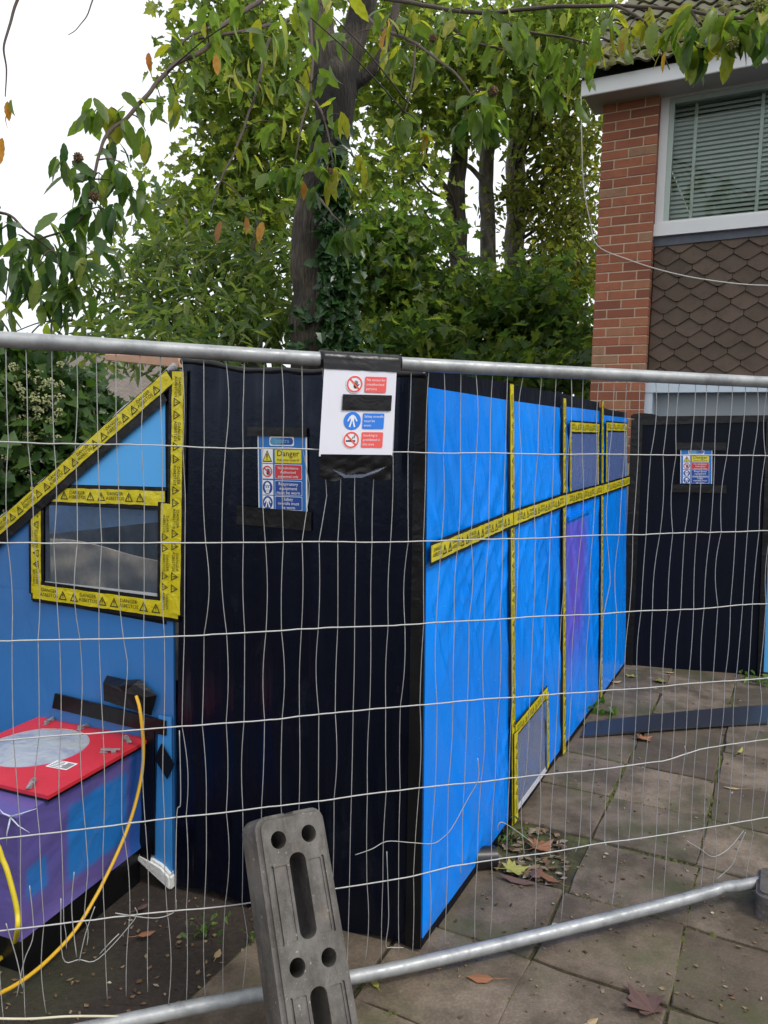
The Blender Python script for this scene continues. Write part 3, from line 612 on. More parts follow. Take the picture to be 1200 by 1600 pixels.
# ================================================================== black partition at the far end
par = thing('black_partition', 'tall black sheeted partition standing across the garage at the path end', 'partition', E0)
QT = lambda u_: 1.843 + .03 * u_
sheet(QW, 'partition_panel', M_BLACKB, .03, lambda v: .945 - .06 * v, .012, QT, .0, par, .004, 40, 50, 61, (3, .6), .1)
m = MB(); m.fprism(QW, [(.0, 1.80), (.92, 1.842), (.90, 1.885), (.05, 1.865), (-.04, 1.86)], -.012, .010); m.build('top_tape', M_BTAPE, par)
MB().fprism(QW, [(-.03, .02), (.05, .02), (.03, 1.84), (-.05, 1.84)], .006, .012).build('corner_tape', M_BTAPE, par)
MB().fprism(QW, [(.91, .02), (.952, .02), (.895, 1.86), (.855, 1.86)], .0075, .014).build('corner_tape', M_BTAPE, par)
m = MB(); qn = Frame(QW.P(.90, 0, -.01), QW.x + QW.n * .0)
o = sheet(qn, 'end_panel', M_BLUETRI, .01, .9, .03, 1.05, -.05, par, .004, 20, 30, 66, (3, 1), .3); tag(o, 'pale blue end sheet')
m = MB(); m.fprism(QW, [(-.06, 1.845), (.16, 1.86), (.10, 1.882), (.02, 1.888), (-.05, 1.878)], -.02, .02); o = m.build('slack_fold', M_BTAPE, par); bevelled(o, .008, 2)
# ================================================================== temporary mesh fence
fence = thing('mesh_fence', 'galvanised temporary mesh fence panel with bent wires across the foreground', 'fence', KW.P(.3, 0, 0))
S0, S1 = -1.5, 2.02
tp = [(S0, 1.905), (-.6, 1.906), (-.17, 1.902), (.4, 1.898), (1.1, 1.899), (S1, 1.901)]
bevel = lambda pts, n=0.0: [KW.P(s, z, n) for s, z in pts]
MB().tube(catmull(bevel(tp), 6), .0195, 14).build('top_rail', M_GALV, fence)
bp = [(S0, .095), (-.4, .089), (0, .081), (.4, .066), (.9, .068), (1.4, .078), (1.62, .088), (1.68, .094), (1.73, .091), (1.80, .086), (S1, .080)]
cp = catmull(bevel(bp), 6); rr = []
for q in cp:
    s = (q - KW.o) @ KW.x; rr.append(.0205 * (1 - .18 * math.exp(-((s - 1.69) / .018) ** 2)))
MB().tube(cp, rr, 14).build('bottom_rail', M_GALV, fence)
for s in (S0, S1): MB().tube([KW.P(s, .02, 0), KW.P(s, 1.96, 0)], .020, 12).build('upright', M_GALV, fence)
HZ = [[(-.623, 1.663), (-.139, 1.657), (.516, 1.648), (1.757, 1.652)],
      [(-.63, 1.417), (-.14, 1.403), (.524, 1.390), (1.004, 1.392), (1.781, 1.392)],
      [(-.637, 1.173), (-.175, 1.154), (.449, 1.145), (1.018, 1.140), (1.804, 1.132)],
      [(-.644, .920), (-.003, .900), (.455, .900), (1.031, .883), (1.829, .863)],
      [(-.651, .662), (-.002, .647), (.462, .639), (1.045, .616), (1.4, .609), (1.55, .634), (1.851, .634)],
      [(-.658, .418), (-.001, .368), (.469, .361), (.60, .371), (1.079, .351), (1.877, .332)]]
def hz(i, s):
    L = HZ[i]
    return float(np.interp(s, [q[0] for q in L], [q[1] for q in L])) + .004 * noise.noise(Vector((s * 5, i * 3.7, 0)))
for i in range(6):
    pts = []
    for s in np.arange(S0, S1 + .001, .026): pts.append(KW.P(s, hz(i, s) + .0015 * noise.noise(Vector((s * 22, i, 5))), .004 + .006 * noise.noise(Vector((s * 3, i, 8)))))
    MB().tube(pts, .0020, 6).build('horizontal_wire', M_WIRE, fence)
sv = S0 + .05; k = 0; rv = random.Random(5)
while sv < S1 - .02:
    near = .162 < sv < .375
    low = rv.random()
    zz = [1.895] + [hz(i, sv) for i in range(6)]
    if sv > .6: end = .335 if low < .55 else .10
    elif sv < -.25: end = (.33 if low < .3 else .16)
    else: end = .10
    zz.append(end); pts = []
    wig = [rv.gauss(0, .0034) for _ in zz]
    for a in range(len(zz) - 1):
        bow = rv.gauss(0, .0036); dep = rv.gauss(0, .006)
        kink = rv.random() < .10; kp = rv.uniform(.25, .75); ka = rv.gauss(0, .011)
        for t in np.linspace(0, 1, 8, endpoint=False):
            s = sv + wig[a] * (1 - t) + wig[a + 1] * t + bow * math.sin(math.pi * t)
            if kink: s += ka * (t / kp if t < kp else (1 - t) / (1 - kp))
            pts.append(KW.P(s, zz[a] * (1 - t) + zz[a + 1] * t, -.002 + dep * math.sin(math.pi * t)))
    pts.append(KW.P(sv + wig[-1], zz[-1], -.002))
    MB().tube(pts, .00115, 5).build('vertical_wire', M_WIREV, fence); sv += rv.gauss(.0525, .0014); k += 1
loose = [[(95, 1405), (98, 1498), (124, 1500), (154, 1496), (210, 1435), (211, 1415)], [(124, 1500), (133, 1460), (148, 1418)], [(120, 1492), (112, 1420), (116, 1360)], [(156, 1492), (172, 1470), (186, 1458)],
         [(180, 1427), (240, 1434), (272, 1426), (275, 1405)], [(555, 1336), (580, 1325), (605, 1315), (640, 1315), (674, 1317), (690, 1308), (705, 1290), (730, 1250), (746, 1216), (746, 1184)],
         [(1071, 1312), (1092, 1325), (1112, 1337), (1137, 1325), (1162, 1298)], [(1162, 1298), (1150, 1325), (1140, 1350), (1119, 1374)], [(832, 1316), (800, 1293), (783, 1283), (777, 1287), (777, 1297)],
         [(604, 1330), (606, 1430), (602, 1475), (612, 1479), (629, 1478)], [(46, 1385), (52, 1460), (38, 1500), (26, 1558)], [(10, 1440), (26, 1500), (36, 1540)], [(1074, 1182), (1070, 1166)], [(280, 1140), (282, 1250), (276, 1275), (274, 1420)]]
for L in loose: MB().tube(catmull([KW.P(*KW.px(x, y, .006), .006 + random.uniform(-.004, .01)) for x, y in L], 5), .00135, 5).build('loose_wire', M_WIREV, fence)
MB().tube(catmull([KW.P(*KW.px(x, y, .0), .0) for x, y in [(-60, 1590), (40, 1592), (110, 1588), (185, 1588)]], 5), .003, 6).build('tie_wire', plain('pale cord', (.55, .52, .38), .7), fence)

# ------------------------------------------------------------------ flat print helper
class Print:
    """flat artwork on a plane: x right, y up in metres from a lower-left corner"""
    def __init__(p, F, s, z, n, tilt=(0.0, 0.0)): p.F, p.s, p.z, p.n, p.tilt = F, s, z, n, tilt; p.m = MB()
    def pt(p, x, y): return p.F.P(p.s + x + p.tilt[0] * y, p.z + y + p.tilt[1] * x, p.n)
    def new(p, dn): q = Print(p.F, p.s, p.z, p.n + dn, p.tilt); return q
    def poly(p, L): p.m.add([p.pt(*q) for q in L], [tuple(range(len(L)))]); return p
    def rect(p, x0, y0, x1, y1, r=0.0):
        if r <= 0: return p.poly([(x0, y0), (x1, y0), (x1, y1), (x0, y1)])
        L = []
        for cx, cy, a0 in ((x1 - r, y0 + r, -90), (x1 - r, y1 - r, 0), (x0 + r, y1 - r, 90), (x0 + r, y0 + r, 180)):
            for k in range(5): a = math.radians(a0 + k * 22.5); L.append((cx + r * math.cos(a), cy + r * math.sin(a)))
        return p.poly(L)
    def disc(p, cx, cy, rx, ry=None, n=28):
        ry = ry or rx; return p.poly([(cx + rx * math.cos(2 * math.pi * k / n), cy + ry * math.sin(2 * math.pi * k / n)) for k in range(n)])
    def ring(p, cx, cy, r1, r0, n=28):
        for k in range(n):
            a, b = 2 * math.pi * k / n, 2 * math.pi * (k + 1) / n
            p.poly([(cx + r1 * math.cos(a), cy + r1 * math.sin(a)), (cx + r1 * math.cos(b), cy + r1 * math.sin(b)), (cx + r0 * math.cos(b), cy + r0 * math.sin(b)), (cx + r0 * math.cos(a), cy + r0 * math.sin(a))])
        return p
    def bar(p, a, b, w):
        a, b = np.array(a), np.array(b); d = (b - a) / np.linalg.norm(b - a); q = np.array([-d[1], d[0]]) * w / 2
        return p.poly([tuple(a - q), tuple(b - q), tuple(b + q), tuple(a + q)])
    def frame(p, x0, y0, x1, y1, w): return p.rect(x0, y0, x1, y0 + w).rect(x0, y1 - w, x1, y1).rect(x0, y0 + w, x0 + w, y1 - w).rect(x1 - w, y0 + w, x1, y1 - w)
    def text(p, body, size, x, y, align='CENTER', line=.9, spacing=1.0, sx=1.0):
        vs, fs = text_geo(body, size, align, spacing, line); p.m.add([p.pt(x + a * sx, y + b) for a, b in vs], fs); return p
    def build(p, name, mat, parent): return p.m.build(name, mat, parent)
def overall(p, cx, cy, r):
    p.poly([(cx - .16 * r, cy + .72 * r), (cx + .16 * r, cy + .72 * r), (cx + .28 * r, cy + .55 * r), (cx + .20 * r, cy), (cx - .20 * r, cy), (cx - .28 * r, cy + .55 * r)])
    p.poly([(cx - .20 * r, cy), (cx - .02 * r, cy), (cx - .22 * r, cy - .78 * r), (cx - .42 * r, cy - .72 * r)]); p.poly([(cx + .02 * r, cy), (cx + .20 * r, cy), (cx + .42 * r, cy - .72 * r), (cx + .22 * r, cy - .78 * r)])
    p.bar((cx - .26 * r, cy + .55 * r), (cx - .58 * r, cy - .05 * r), .17 * r); p.bar((cx + .26 * r, cy + .55 * r), (cx + .58 * r, cy - .05 * r), .17 * r); return p
def hand(p, cx, cy, r):
    p.disc(cx, cy - .22 * r, .27 * r, .32 * r, 14)
    for dx, h in ((-.2, .30), (-.07, .42), (.07, .44), (.2, .34)): p.bar((cx + dx * r, cy), (cx + dx * 1.25 * r, cy + h * r), .10 * r)
    p.bar((cx + .22 * r, cy - .25 * r), (cx + .45 * r, cy + .02 * r), .11 * r); return p

# ------------------------------------------------------------------ white notice on the fence
ps, pz, PW, PH = .162, 1.636, .2125, .243
post = thing('safety_notice', 'white paper notice with red and blue safety pictograms taped to the fence rail', 'notice', KW.P(ps + .1, pz, .026))
tl = (.05, .012)
m = MB(); nx, ny = 14, 16; vs = []
for j in range(ny + 1):
    for i in range(nx + 1):
        x, y = PW * i / nx, PH * j / ny; vs.append(KW.P(ps + x + tl[0] * y * (1 - .35 * i / nx), pz + y + tl[1] * x * (1 if j < ny else 1), .026 + .0012 * math.sin(math.pi * i / nx) * (1 - j / ny) + .0006 * noise.noise(Vector((x * 25, y * 14, 3)))))
m.add(vs, [(j * (nx + 1) + i, j * (nx + 1) + i + 1, (j + 1) * (nx + 1) + i + 1, (j + 1) * (nx + 1) + i) for j in range(ny) for i in range(nx)]); m.smooth = True
sheet_o = m.build('sheet', M_PAPER, post)
def pp(dn): return Print(KW, ps, pz, .0280 + dn * .6, tl)
red = lambda: None
rows = [(.197, 'proh', 'No access for\nunauthorised\npersons'), (.097, 'suit', 'Safety overalls\nmust be\nworn'), (.045, 'smoke', 'Smoking is\nprohibited in\nthis area')]
for cy, kind, txt in rows:
    cx = .088; r = .0225
    pp(0).disc(cx, cy, r * 1.1).build('pictogram_field', M_WHITEP if kind != 'suit' else M_MIDB, sheet_o)
    if kind == 'suit': overall(pp(.0008), cx, cy, r).build('pictogram', M_WHITEP, sheet_o)
    else:
        q = pp(.0008)
        if kind == 'proh': hand(q, cx + .003, cy, r)
        else: q.bar((cx - .015, cy - .003), (cx + .012, cy - .003), .0045).bar((cx + .002, cy + .002), (cx + .006, cy + .010), .002).bar((cx + .008, cy + .004), (cx + .010, cy + .014), .002)
        q.build('pictogram', M_PRINT, sheet_o)
        pp(.0014).ring(cx, cy, r, r * .80).bar((cx - r * .62, cy + r * .62), (cx + r * .62, cy - r * .62), r * .2).build('pictogram_ring', M_CORAL, sheet_o)
    x0 = .1175
    pp(.0002).rect(x0, cy - .0215, x0 + .0625, cy + .0215, .003).build('text_panel', M_CORAL if kind != 'suit' else M_MIDB, sheet_o)
    pp(.0010).text(txt, .0098, x0 + .004, cy + .0095, 'LEFT', 1.25).build('lettering', M_WHITEP, sheet_o)
m = MB(); vs = []
for j in range(5):
    for i in range(13): x, y = .056 + .142 * i / 12, .126 + .043 * j / 4; vs.append(KW.P(ps + x + tl[0] * y, pz + y + tl[1] * x, .0300 + .0008 * noise.noise(Vector((x * 60, y * 160, 1)))))
m.add(vs, [(j * 13 + i, j * 13 + i + 1, (j + 1) * 13 + i + 1, (j + 1) * 13 + i) for j in range(4) for i in range(12)]); m.smooth = True; tag(m.build('black_tape', M_BTAPE, post), 'black tape patch covering one line of the notice')
sv_ = catmull(bevel([(.167, 1.9), (.23, 1.9), (.32, 1.899), (.4, 1.8985)]), 4)
MB().tube(sv_, [.0235 + .001 * noise.noise(Vector(q) * 40) for q in sv_], 14).build('black_tape', M_BTAPE, post)
m = MB(); vs = []
for j in range(6):
    for i in range(15): x, y = -.002 + .222 * i / 14, .236 + .030 * j / 5; vs.append(KW.P(ps + x + .012, pz + y, .0285 - .004 * (j / 5) + .002 * noise.noise(Vector((x * 40, y * 90, 2)))))
m.add(vs, [(j * 15 + i, j * 15 + i + 1, (j + 1) * 15 + i + 1, (j + 1) * 15 + i) for j in range(5) for i in range(14)]); m.smooth = True; m.build('black_tape', M_BTAPE, post)
m = MB(); vs = []
for j in range(9):
    for i in range(19):
        u_, v = i / 18, j / 8; x = .004 + .205 * u_; y = .006 - .062 * v - .012 * math.sin(u_ * 9) * v
        vs.append(KW.P(ps + x, pz + y, .031 - .006 * v + .007 * noise.noise(Vector((x * 45 + v * 3, y * 70, 4))) * (v + .2)))
m.add(vs, [((j + 1) * 19 + i, (j + 1) * 19 + i + 1, j * 19 + i + 1, j * 19 + i) for j in range(8) for i in range(18)]); m.smooth = True; m.build('black_tape', M_BTAPE, post)
m = MB(); m.add([KW.P(ps + x, pz + y, .0345 + d) for x, y, d in ((.035, -.034, 0), (.075, -.050, .003), (.13, -.048, .001), (.16, -.034, .004), (.195, -.026, 0), (.165, -.042, .002), (.12, -.058, 0), (.07, -.058, .002))], [(0, 1, 6, 7), (1, 2, 5, 6), (2, 3, 4, 5)]); m.build('torn_film', M_FILMG, post)

# ------------------------------------------------------------------ danger signs
M_LOGO = plain('logo lettering', (.16, .42, .66), .4)
def danger_sign(F, s, z, n, wd, ht, label, tilt=(0, 0), tapes=()):
    o = thing('danger_sign', label, 'sign', F.P(s + wd / 2, z, n), 'asbestos danger signs')
    P0 = Print(F, s, z, n, tilt)
    m = MB(); c = [(0, 0), (wd, 0), (wd, ht), (0, ht)]
    m.add([P0.pt(*q) for q in c] + [np.array(P0.pt(*q)) - F.n * .003 for q in c], [(0, 1, 2, 3), (7, 6, 5, 4), (0, 4, 5, 1), (1, 5, 6, 2), (2, 6, 7, 3), (3, 7, 4, 0)])
    bd = m.build('board', M_WHITEP, o)
    P0.new(.0006).rect(.004 * wd / .18, 0.0, wd - .004, ht - .002).build('blue_field', M_SKYB, bd)
    X, Y = wd / .18, ht / .25
    P0.new(.0012).rect(.045 * X, .216 * Y, .135 * X, .247 * Y, .006).build('logo_plate', M_WHITEP, bd)
    P0.new(.0018).rect(.048 * X, .220 * Y, .132 * X, .243 * Y, .010 * Y).build('logo_field', M_DKB, bd)
    P0.new(.0022).rect(.049 * X, .221 * Y, .092 * X, .242 * Y, .0095 * Y).build('logo_tint', M_TEAL, bd)
    P0.new(.0028).text('Spectra', .0205 * Y, .090 * X, .2265 * Y, sx=.92).build('lettering', M_LOGO, bd)
    ys = [(.158, .205), (.106, .155), (.052, .101), (.003, .049)]
    txt = ['', 'No admittance\nAuthorised\npersonnel only', 'Respiratory\nequipment\nmust be worn', 'Safety\noveralls must\nbe worn']
    for k, (y0, y1) in enumerate(ys):
        y0 *= Y; y1 *= Y; cy = (y0 + y1) / 2; cx = .036 * X; r = .0185 * X; ry = min(.0225 * Y, (y1 - y0) / 2 - .001)
        P0.new(.0012).rect(.015 * X, y0, .057 * X, y1).build('pictogram_field', M_WHITEP, bd)
        if k == 0:
            P0.new(.0018).poly([(cx - r, cy - ry * .85), (cx + r, cy - ry * .85), (cx, cy + ry * .9)]).build('pictogram', M_PRINT, bd)
            P0.new(.0024).poly([(cx - r * .76, cy - ry * .70), (cx + r * .76, cy - ry * .70), (cx, cy + ry * .62)]).build('pictogram', M_SYEL, bd)
            P0.new(.0030).poly([(cx - r * .09, cy - ry * .25), (cx + r * .09, cy - ry * .25), (cx + r * .14, cy + ry * .35), (cx - r * .14, cy + ry * .35)]).disc(cx, cy - ry * .46, r * .11, ry * .1, 10).build('pictogram', M_PRINT, bd)
        elif k == 1:
            hand(P0.new(.0018), cx + .002, cy, r * 1.15).build('pictogram', M_PRINT, bd)
            P0.new(.0024).ring(cx, cy, r, r * .78).bar((cx - r * .6, cy + r * .6), (cx + r * .6, cy - r * .6), r * .22).build('pictogram_ring', M_RED, bd)
        else:
            P0.new(.0018).disc(cx, cy, r, ry).build('pictogram', M_DKB, bd)
            q = P0.new(.0024)
            if k == 2: q.disc(cx, cy + .08 * r, r * .55, ry * .72, 18).rect(cx - .3 * r, cy - .85 * ry, cx + .3 * r, cy - .3 * ry); q.build('pictogram', M_WHITEP, bd); P0.new(.0030).disc(cx - .22 * r, cy + .08 * r, r * .15, r * .13, 10).disc(cx + .22 * r, cy + .08 * r, r * .15, r * .13, 10).rect(cx - .5 * r, cy + .32 * r, cx + .5 * r, cy + .42 * r).build('pictogram', M_DKB, bd)
            else: overall(q, cx, cy, ry).build('pictogram', M_WHITEP, bd)
        x0, x1 = .063 * X, .163 * X
        if k: P0.new(.0012).rect(x0, y0, x1, y1, .003).build('panel_border', M_WHITEP, bd)
        P0.new(.0018).rect(x0 + .0015, y0 + .0015, x1 - .0015, y1 - .0015, .003).build('text_panel', (M_SYEL, M_RED, M_DKB, M_DKB)[k], bd)
        if k == 0: P0.new(.0026).text('Danger', .0275 * X, (x0 + x1) / 2, cy + .001 * Y).text('Asbestos hazard!', .0118 * X, (x0 + x1) / 2, cy - .0155 * Y).build('lettering', M_PRINT, bd)
        else: P0.new(.0026).text(txt[k], (.0125, .0125, .0152, .0145)[k] * X, (x0 + x1) / 2, cy + .0085 * Y, line=.93 if k > 1 else 1.1).build('lettering', M_WHITEP, bd)
    for (a, b, wd_) in tapes: MB().strip(F, a, b, wd_, n + .0005, n + .0045).build('black_tape', M_BTAPE, o)
    return o
danger_sign(FW, -.598, 1.440, .022, .181, .247, 'blue asbestos danger sign on the glossy black front panel', (-.02, .01), (((-.68, 1.418), (-.40, 1.412), .062), ((-.64, 1.70), (-.42, 1.70), .03)))
danger_sign(QW, .309, 1.388, .020, .213, .244, 'small blue asbestos danger sign on the far black partition', (-.05, .02), (((.27, 1.655), (.60, 1.66), .055), ((.25, 1.352), (.62, 1.357), .055)))

# ================================================================== air filter unit against the lean-to
fu = thing('filter_unit', 'purple wrapped air filter box with red lid beside the blue gable sheet', 'filter unit', FW.P(-1.34, 0, .3))
BZ0, BZ1 = .14, .535
def unit_mat():
    m, t, b = new_mat('purple wrapped polythene'); co = coords(t); a = nz(t, coords(t, (1.2, 1.2, 1.6)), 2, 2)
    t.links.new(ramp(t, [(.3, (.095, .085, .30)), (.55, (.130, .095, .30)), (.8, (.07, .13, .44))], a), b.inputs['Base Color']); b.inputs['Roughness'].default_value = .2
    src = b.inputs['Base Color'].links[0].from_socket
    def lin(vec, off, a_, b_):
        dt = N(t, 'ShaderNodeVectorMath', operation='DOT_PRODUCT'); t.links.new(co, dt.inputs[0]); dt.inputs[1].default_value = tuple(map(float, vec))
        mr = N(t, 'ShaderNodeMapRange', interpolation_type='SMOOTHSTEP'); ad = N(t, 'ShaderNodeMath', operation='MULTIPLY_ADD'); t.links.new(nz(t, co, 18, 3), ad.inputs[0]); ad.inputs[1].default_value = .02; t.links.new(dt.outputs['Value'], ad.inputs[2])
        t.links.new(ad.outputs[0], mr.inputs[0]); mr.inputs[1].default_value = off + a_; mr.inputs[2].default_value = off + b_; return mr.outputs[0]
    on = float(C0 @ FW.n); os_ = float(C0 @ FW.x)
    for (n0, n1, z0, z1, cc) in ((.085, .375, .20, .455, (.022, .17, .50)), (.46, .545, .235, .335, (.03, .16, .48)), (-.1, .07, .0, .9, (.03, .10, .36))):
        k = None; sf = .03
        for f in (lin(FW.n, on + .01, n0, n0 + sf), lin(FW.n, on + .01, n1 + sf, n1), lin((0, 0, 1), .01, z0, z0 + sf), lin((0, 0, 1), .01, z1 + sf, z1), lin(FW.x, os_ + .01, -1.18, -1.13)):
            if k is None: k = f
            else: mm = N(t, 'ShaderNodeMath', operation='MULTIPLY'); t.links.new(k, mm.inputs[0]); t.links.new(f, mm.inputs[1]); k = mm.outputs[0]
        src = mixc(t, src, cc, k)
    t.links.new(src, b.inputs['Base Color'])
    p = bump(t, b, nz(t, coords(t, (5, 5, 9)), 1, 3, .5, .3), .3, .04); bump(t, b, nz(t, co, 35, 4), .08, .004, p); return m
bx = MB()
c = [(-1.62, .003), (-1.095, .003), (-1.085, .60), (-1.62, .60)]
NS = 24; vs = []
for zi in range(17):
    t = zi / 16; z = BZ0 + (BZ1 - BZ0) * t; k = 0
    for (a, b_) in zip(c, c[1:] + c[:1]):
        for j in range(NS):
            u_ = j / NS; s = a[0] + (b_[0] - a[0]) * u_; n = a[1] + (b_[1] - a[1]) * u_
            d = .010 * noise.noise(Vector((s * 7, n * 7, z * 8))) + .006 * max(0, 1 - 5 * abs(noise.noise(Vector((s * 4, n * 4 + z * 5, z * 3))))) - .006 if 0 < t < 1 else 0
            vs.append(FW.P(s + (d if s > -1.2 else 0), z, n + (d if n > .3 else 0)))
K = 4 * NS; fs = [tuple(range(K - 1, -1, -1)), tuple(range(16 * K, 17 * K))] + [(zi * K + i, zi * K + (i + 1) % K, (zi + 1) * K + (i + 1) % K, (zi + 1) * K + i) for zi in range(16) for i in range(K)]
bx.add(vs, [f[::-1] for f in fs]); bx.smooth = True
body = bx.build('body', unit_mat(), fu); body.data.set_sharp_from_angle(angle=math.radians(50))
bm = bmesh.new(); bm.from_mesh(body.data); bmesh.ops.recalc_face_normals(bm, faces=bm.faces); bm.to_mesh(body.data); bm.free()
m = MB(); m.fbox(FW, -1.60, -1.105, 0.0, BZ0 + .002, .02, .56); m.build('base', M_BTAPE, fu)
# seals and red lid with a round opening
LZ = .548
def plan(s, n, z): return FW.P(s, z, n)
m = MB(); m.hexa([plan(-1.60, .485, BZ1), plan(-1.075, .485, BZ1), plan(-1.075, .0, BZ1), plan(-1.60, .0, BZ1), plan(-1.60, .485, LZ), plan(-1.075, .485, LZ), plan(-1.075, .0, LZ), plan(-1.60, .0, LZ)]); m.build('lid_seal', M_BTAPE, fu)
def red_mat():
    m, t, b = new_mat('red lid paint'); co = coords(t)
    c_ = mixc(t, (.50, .014, .028), (.60, .040, .055), nz(t, co, 9, 5, .6)); c_ = mixc(t, c_, (.30, .012, .016), ramp(t, [(.6, (0,) * 3), (.75, (.6,) * 3)], nz(t, co, 24, 5, .7)))
    t.links.new(c_, b.inputs['Base Color']); b.inputs['Roughness'].default_value = .45; bump(t, b, nz(t, co, 60, 4), .2, .003); return m
m = MB(); cs, cn, rad, n_ = -1.392, .215, .178, 48; l0, l1, k0, k1 = -1.605, -1.068, -.004, .492
outer = []; inner = []
for k in range(n_):
    a = 2 * math.pi * k / n_; dx, dy = math.cos(a), math.sin(a); inner.append((cs + rad * dx, cn + rad * dy))
    tt = min([(l1 - cs) / dx if dx > 1e-6 else 9, (l0 - cs) / dx if dx < -1e-6 else 9, (k1 - cn) / dy if dy > 1e-6 else 9, (k0 - cn) / dy if dy < -1e-6 else 9]); outer.append((cs + dx * tt, cn + dy * tt))
for cx_, cy_ in ((l0, k0), (l1, k0), (l1, k1), (l0, k1)):
    i = min(range(n_), key=lambda q: (outer[q][0] - cx_) ** 2 + (outer[q][1] - cy_) ** 2); outer[i] = (cx_, cy_)
z1 = LZ + .012; vs = [plan(s, n, z1) for s, n in outer] + [plan(s, n, z1) for s, n in inner] + [plan(s, n, LZ) for s, n in outer] + [plan(s, n, LZ) for s, n in inner]
fs = []
for k in range(n_):
    q = (k + 1) % n_; fs += [(k, q, n_ + q, n_ + k), (2 * n_ + k, 2 * n_ + q, q, k), (n_ + k, n_ + q, 3 * n_ + q, 3 * n_ + k), (3 * n_ + k, 3 * n_ + q, 2 * n_ + q, 2 * n_ + k)]
m.add(vs, fs); lid = m.build('lid', red_mat(), fu)
bm = bmesh.new(); bm.from_mesh(lid.data); bmesh.ops.recalc_face_normals(bm, faces=bm.faces); bm.to_mesh(lid.data); bm.free()
m = MB(); R_ = 6; vs = [plan(cs, cn, LZ + .018)]; fs = []
for j in range(1, R_ + 1):
    for k in range(n_):
        a = 2 * math.pi * k / n_; rr_ = rad * 1.0 * j / R_; vs.append(plan(cs + rr_ * math.cos(a), cn + rr_ * math.sin(a), LZ + .008 + .010 * (1 - (j / R_) ** 2) + .003 * noise.noise(Vector((rr_ * 20 * math.cos(a), rr_ * 20 * math.sin(a), 0)))))
for k in range(n_): fs.append((0, 1 + k, 1 + (k + 1) % n_))
for j in range(R_ - 1):
    for k in range(n_): a = 1 + j * n_; fs.append((a + k, a + n_ + k, a + n_ + (k + 1) % n_, a + (k + 1) % n_))
m.add(vs, fs); m.smooth = True
def disc_film():
    m, t, b = new_mat('milky film'); t.links.new(ramp(t, [(.3, (.22, .25, .36)), (.5, (.38, .41, .47)), (.75, (.42, .46, .38))], nz(t, coords(t), 7, 4, .6, .6)), b.inputs['Base Color']); b.inputs['Roughness'].default_value = .15; bump(t, b, nz(t, coords(t), 14, 4, .5, .8), .4, .02); return m
tag(m.build('aperture_film', disc_film(), lid), 'round hazy clear film in the red lid')
lb = MB(); lb.add([plan(s, n, z1 + .001) for s, n in ((-1.235, .335), (-1.150, .330), (-1.150, .275), (-1.235, .28))], [(0, 1, 2, 3)]); lbo = lb.build('paper_label', M_WHITEP, lid)
lp = MB()
for k in range(5): s = -1.23 + .0; lp.add([plan(a, n, z1 + .0016) for a, n in ((-1.228, .285 + k * .010), (-1.195 + .006 * (k % 3), .2845 + k * .010), (-1.195 + .006 * (k % 3), .2875 + k * .010), (-1.228, .288 + k * .010))], [(0, 1, 2, 3)])
for k in range(7): lp.add([plan(a, n, z1 + .0016) for a, n in ((-1.182 + k * .004, .283), (-1.180 + k * .004, .283), (-1.180 + k * .004, .325), (-1.182 + k * .004, .325))], [(0, 1, 2, 3)])
lp.build('lettering', M_PRINT, lbo)
def clip(s, n, ang_):
    ca, sa = math.cos(ang_), math.sin(ang_); T = lambda x, y, z: plan(s + x * ca - y * sa, n + x * sa + y * ca, z1 + z)
    m = MB()
    def b(x0, x1, y0, y1, za, zb): m.hexa([T(x0, y1, za), T(x1, y1, za), T(x1, y0, za), T(x0, y0, za), T(x0, y1, zb), T(x1, y1, zb), T(x1, y0, zb), T(x0, y0, zb)])
    b(-.026, .002, -.006, .006, .0012, .004); b(-.004, .044, -.0045, .0045, .009, .0125); b(.014, .030, -.0075, .0075, .0012, .009); b(-.022, -.014, -.004, .004, .004, .012); m.tube(catmull([T(.012, -.006, .010), T(-.016, -.006, .013), T(-.022, 0, .013), T(-.016, .006, .013), T(.012, .006, .010)], 3), .0016, 5); m.smooth = False
    m.build('clip', M_GALV, lid)
for s, n, a in ((-1.17, .455, 1.1), (-1.42, .465, 1.8), (-1.125, .16, -.5), (-1.13, .05, .6), (-1.36, .02, -1.4), (-1.52, .03, -1.8)): clip(s, n, a)
m = MB()
for (a, b_) in (((18, 1275), (60, 1262)), ((18, 1275), (0, 1262)), ((18, 1278), (12, 1320)), ((18, 1276), (48, 1300))):
    pa, pb = FW.P(*FW.px(*a, .60), .604), FW.P(*FW.px(*b_, .60), .604); m.tube([pa, (pa + pb) / 2 + FW.n * .006, pb], [.003, .002, .0006], 5)
m.build('crease_highlight', plain('pale crease highlight', (.55, .6, .75), .12), body)  # pale slivers standing in for white highlights along the film creases

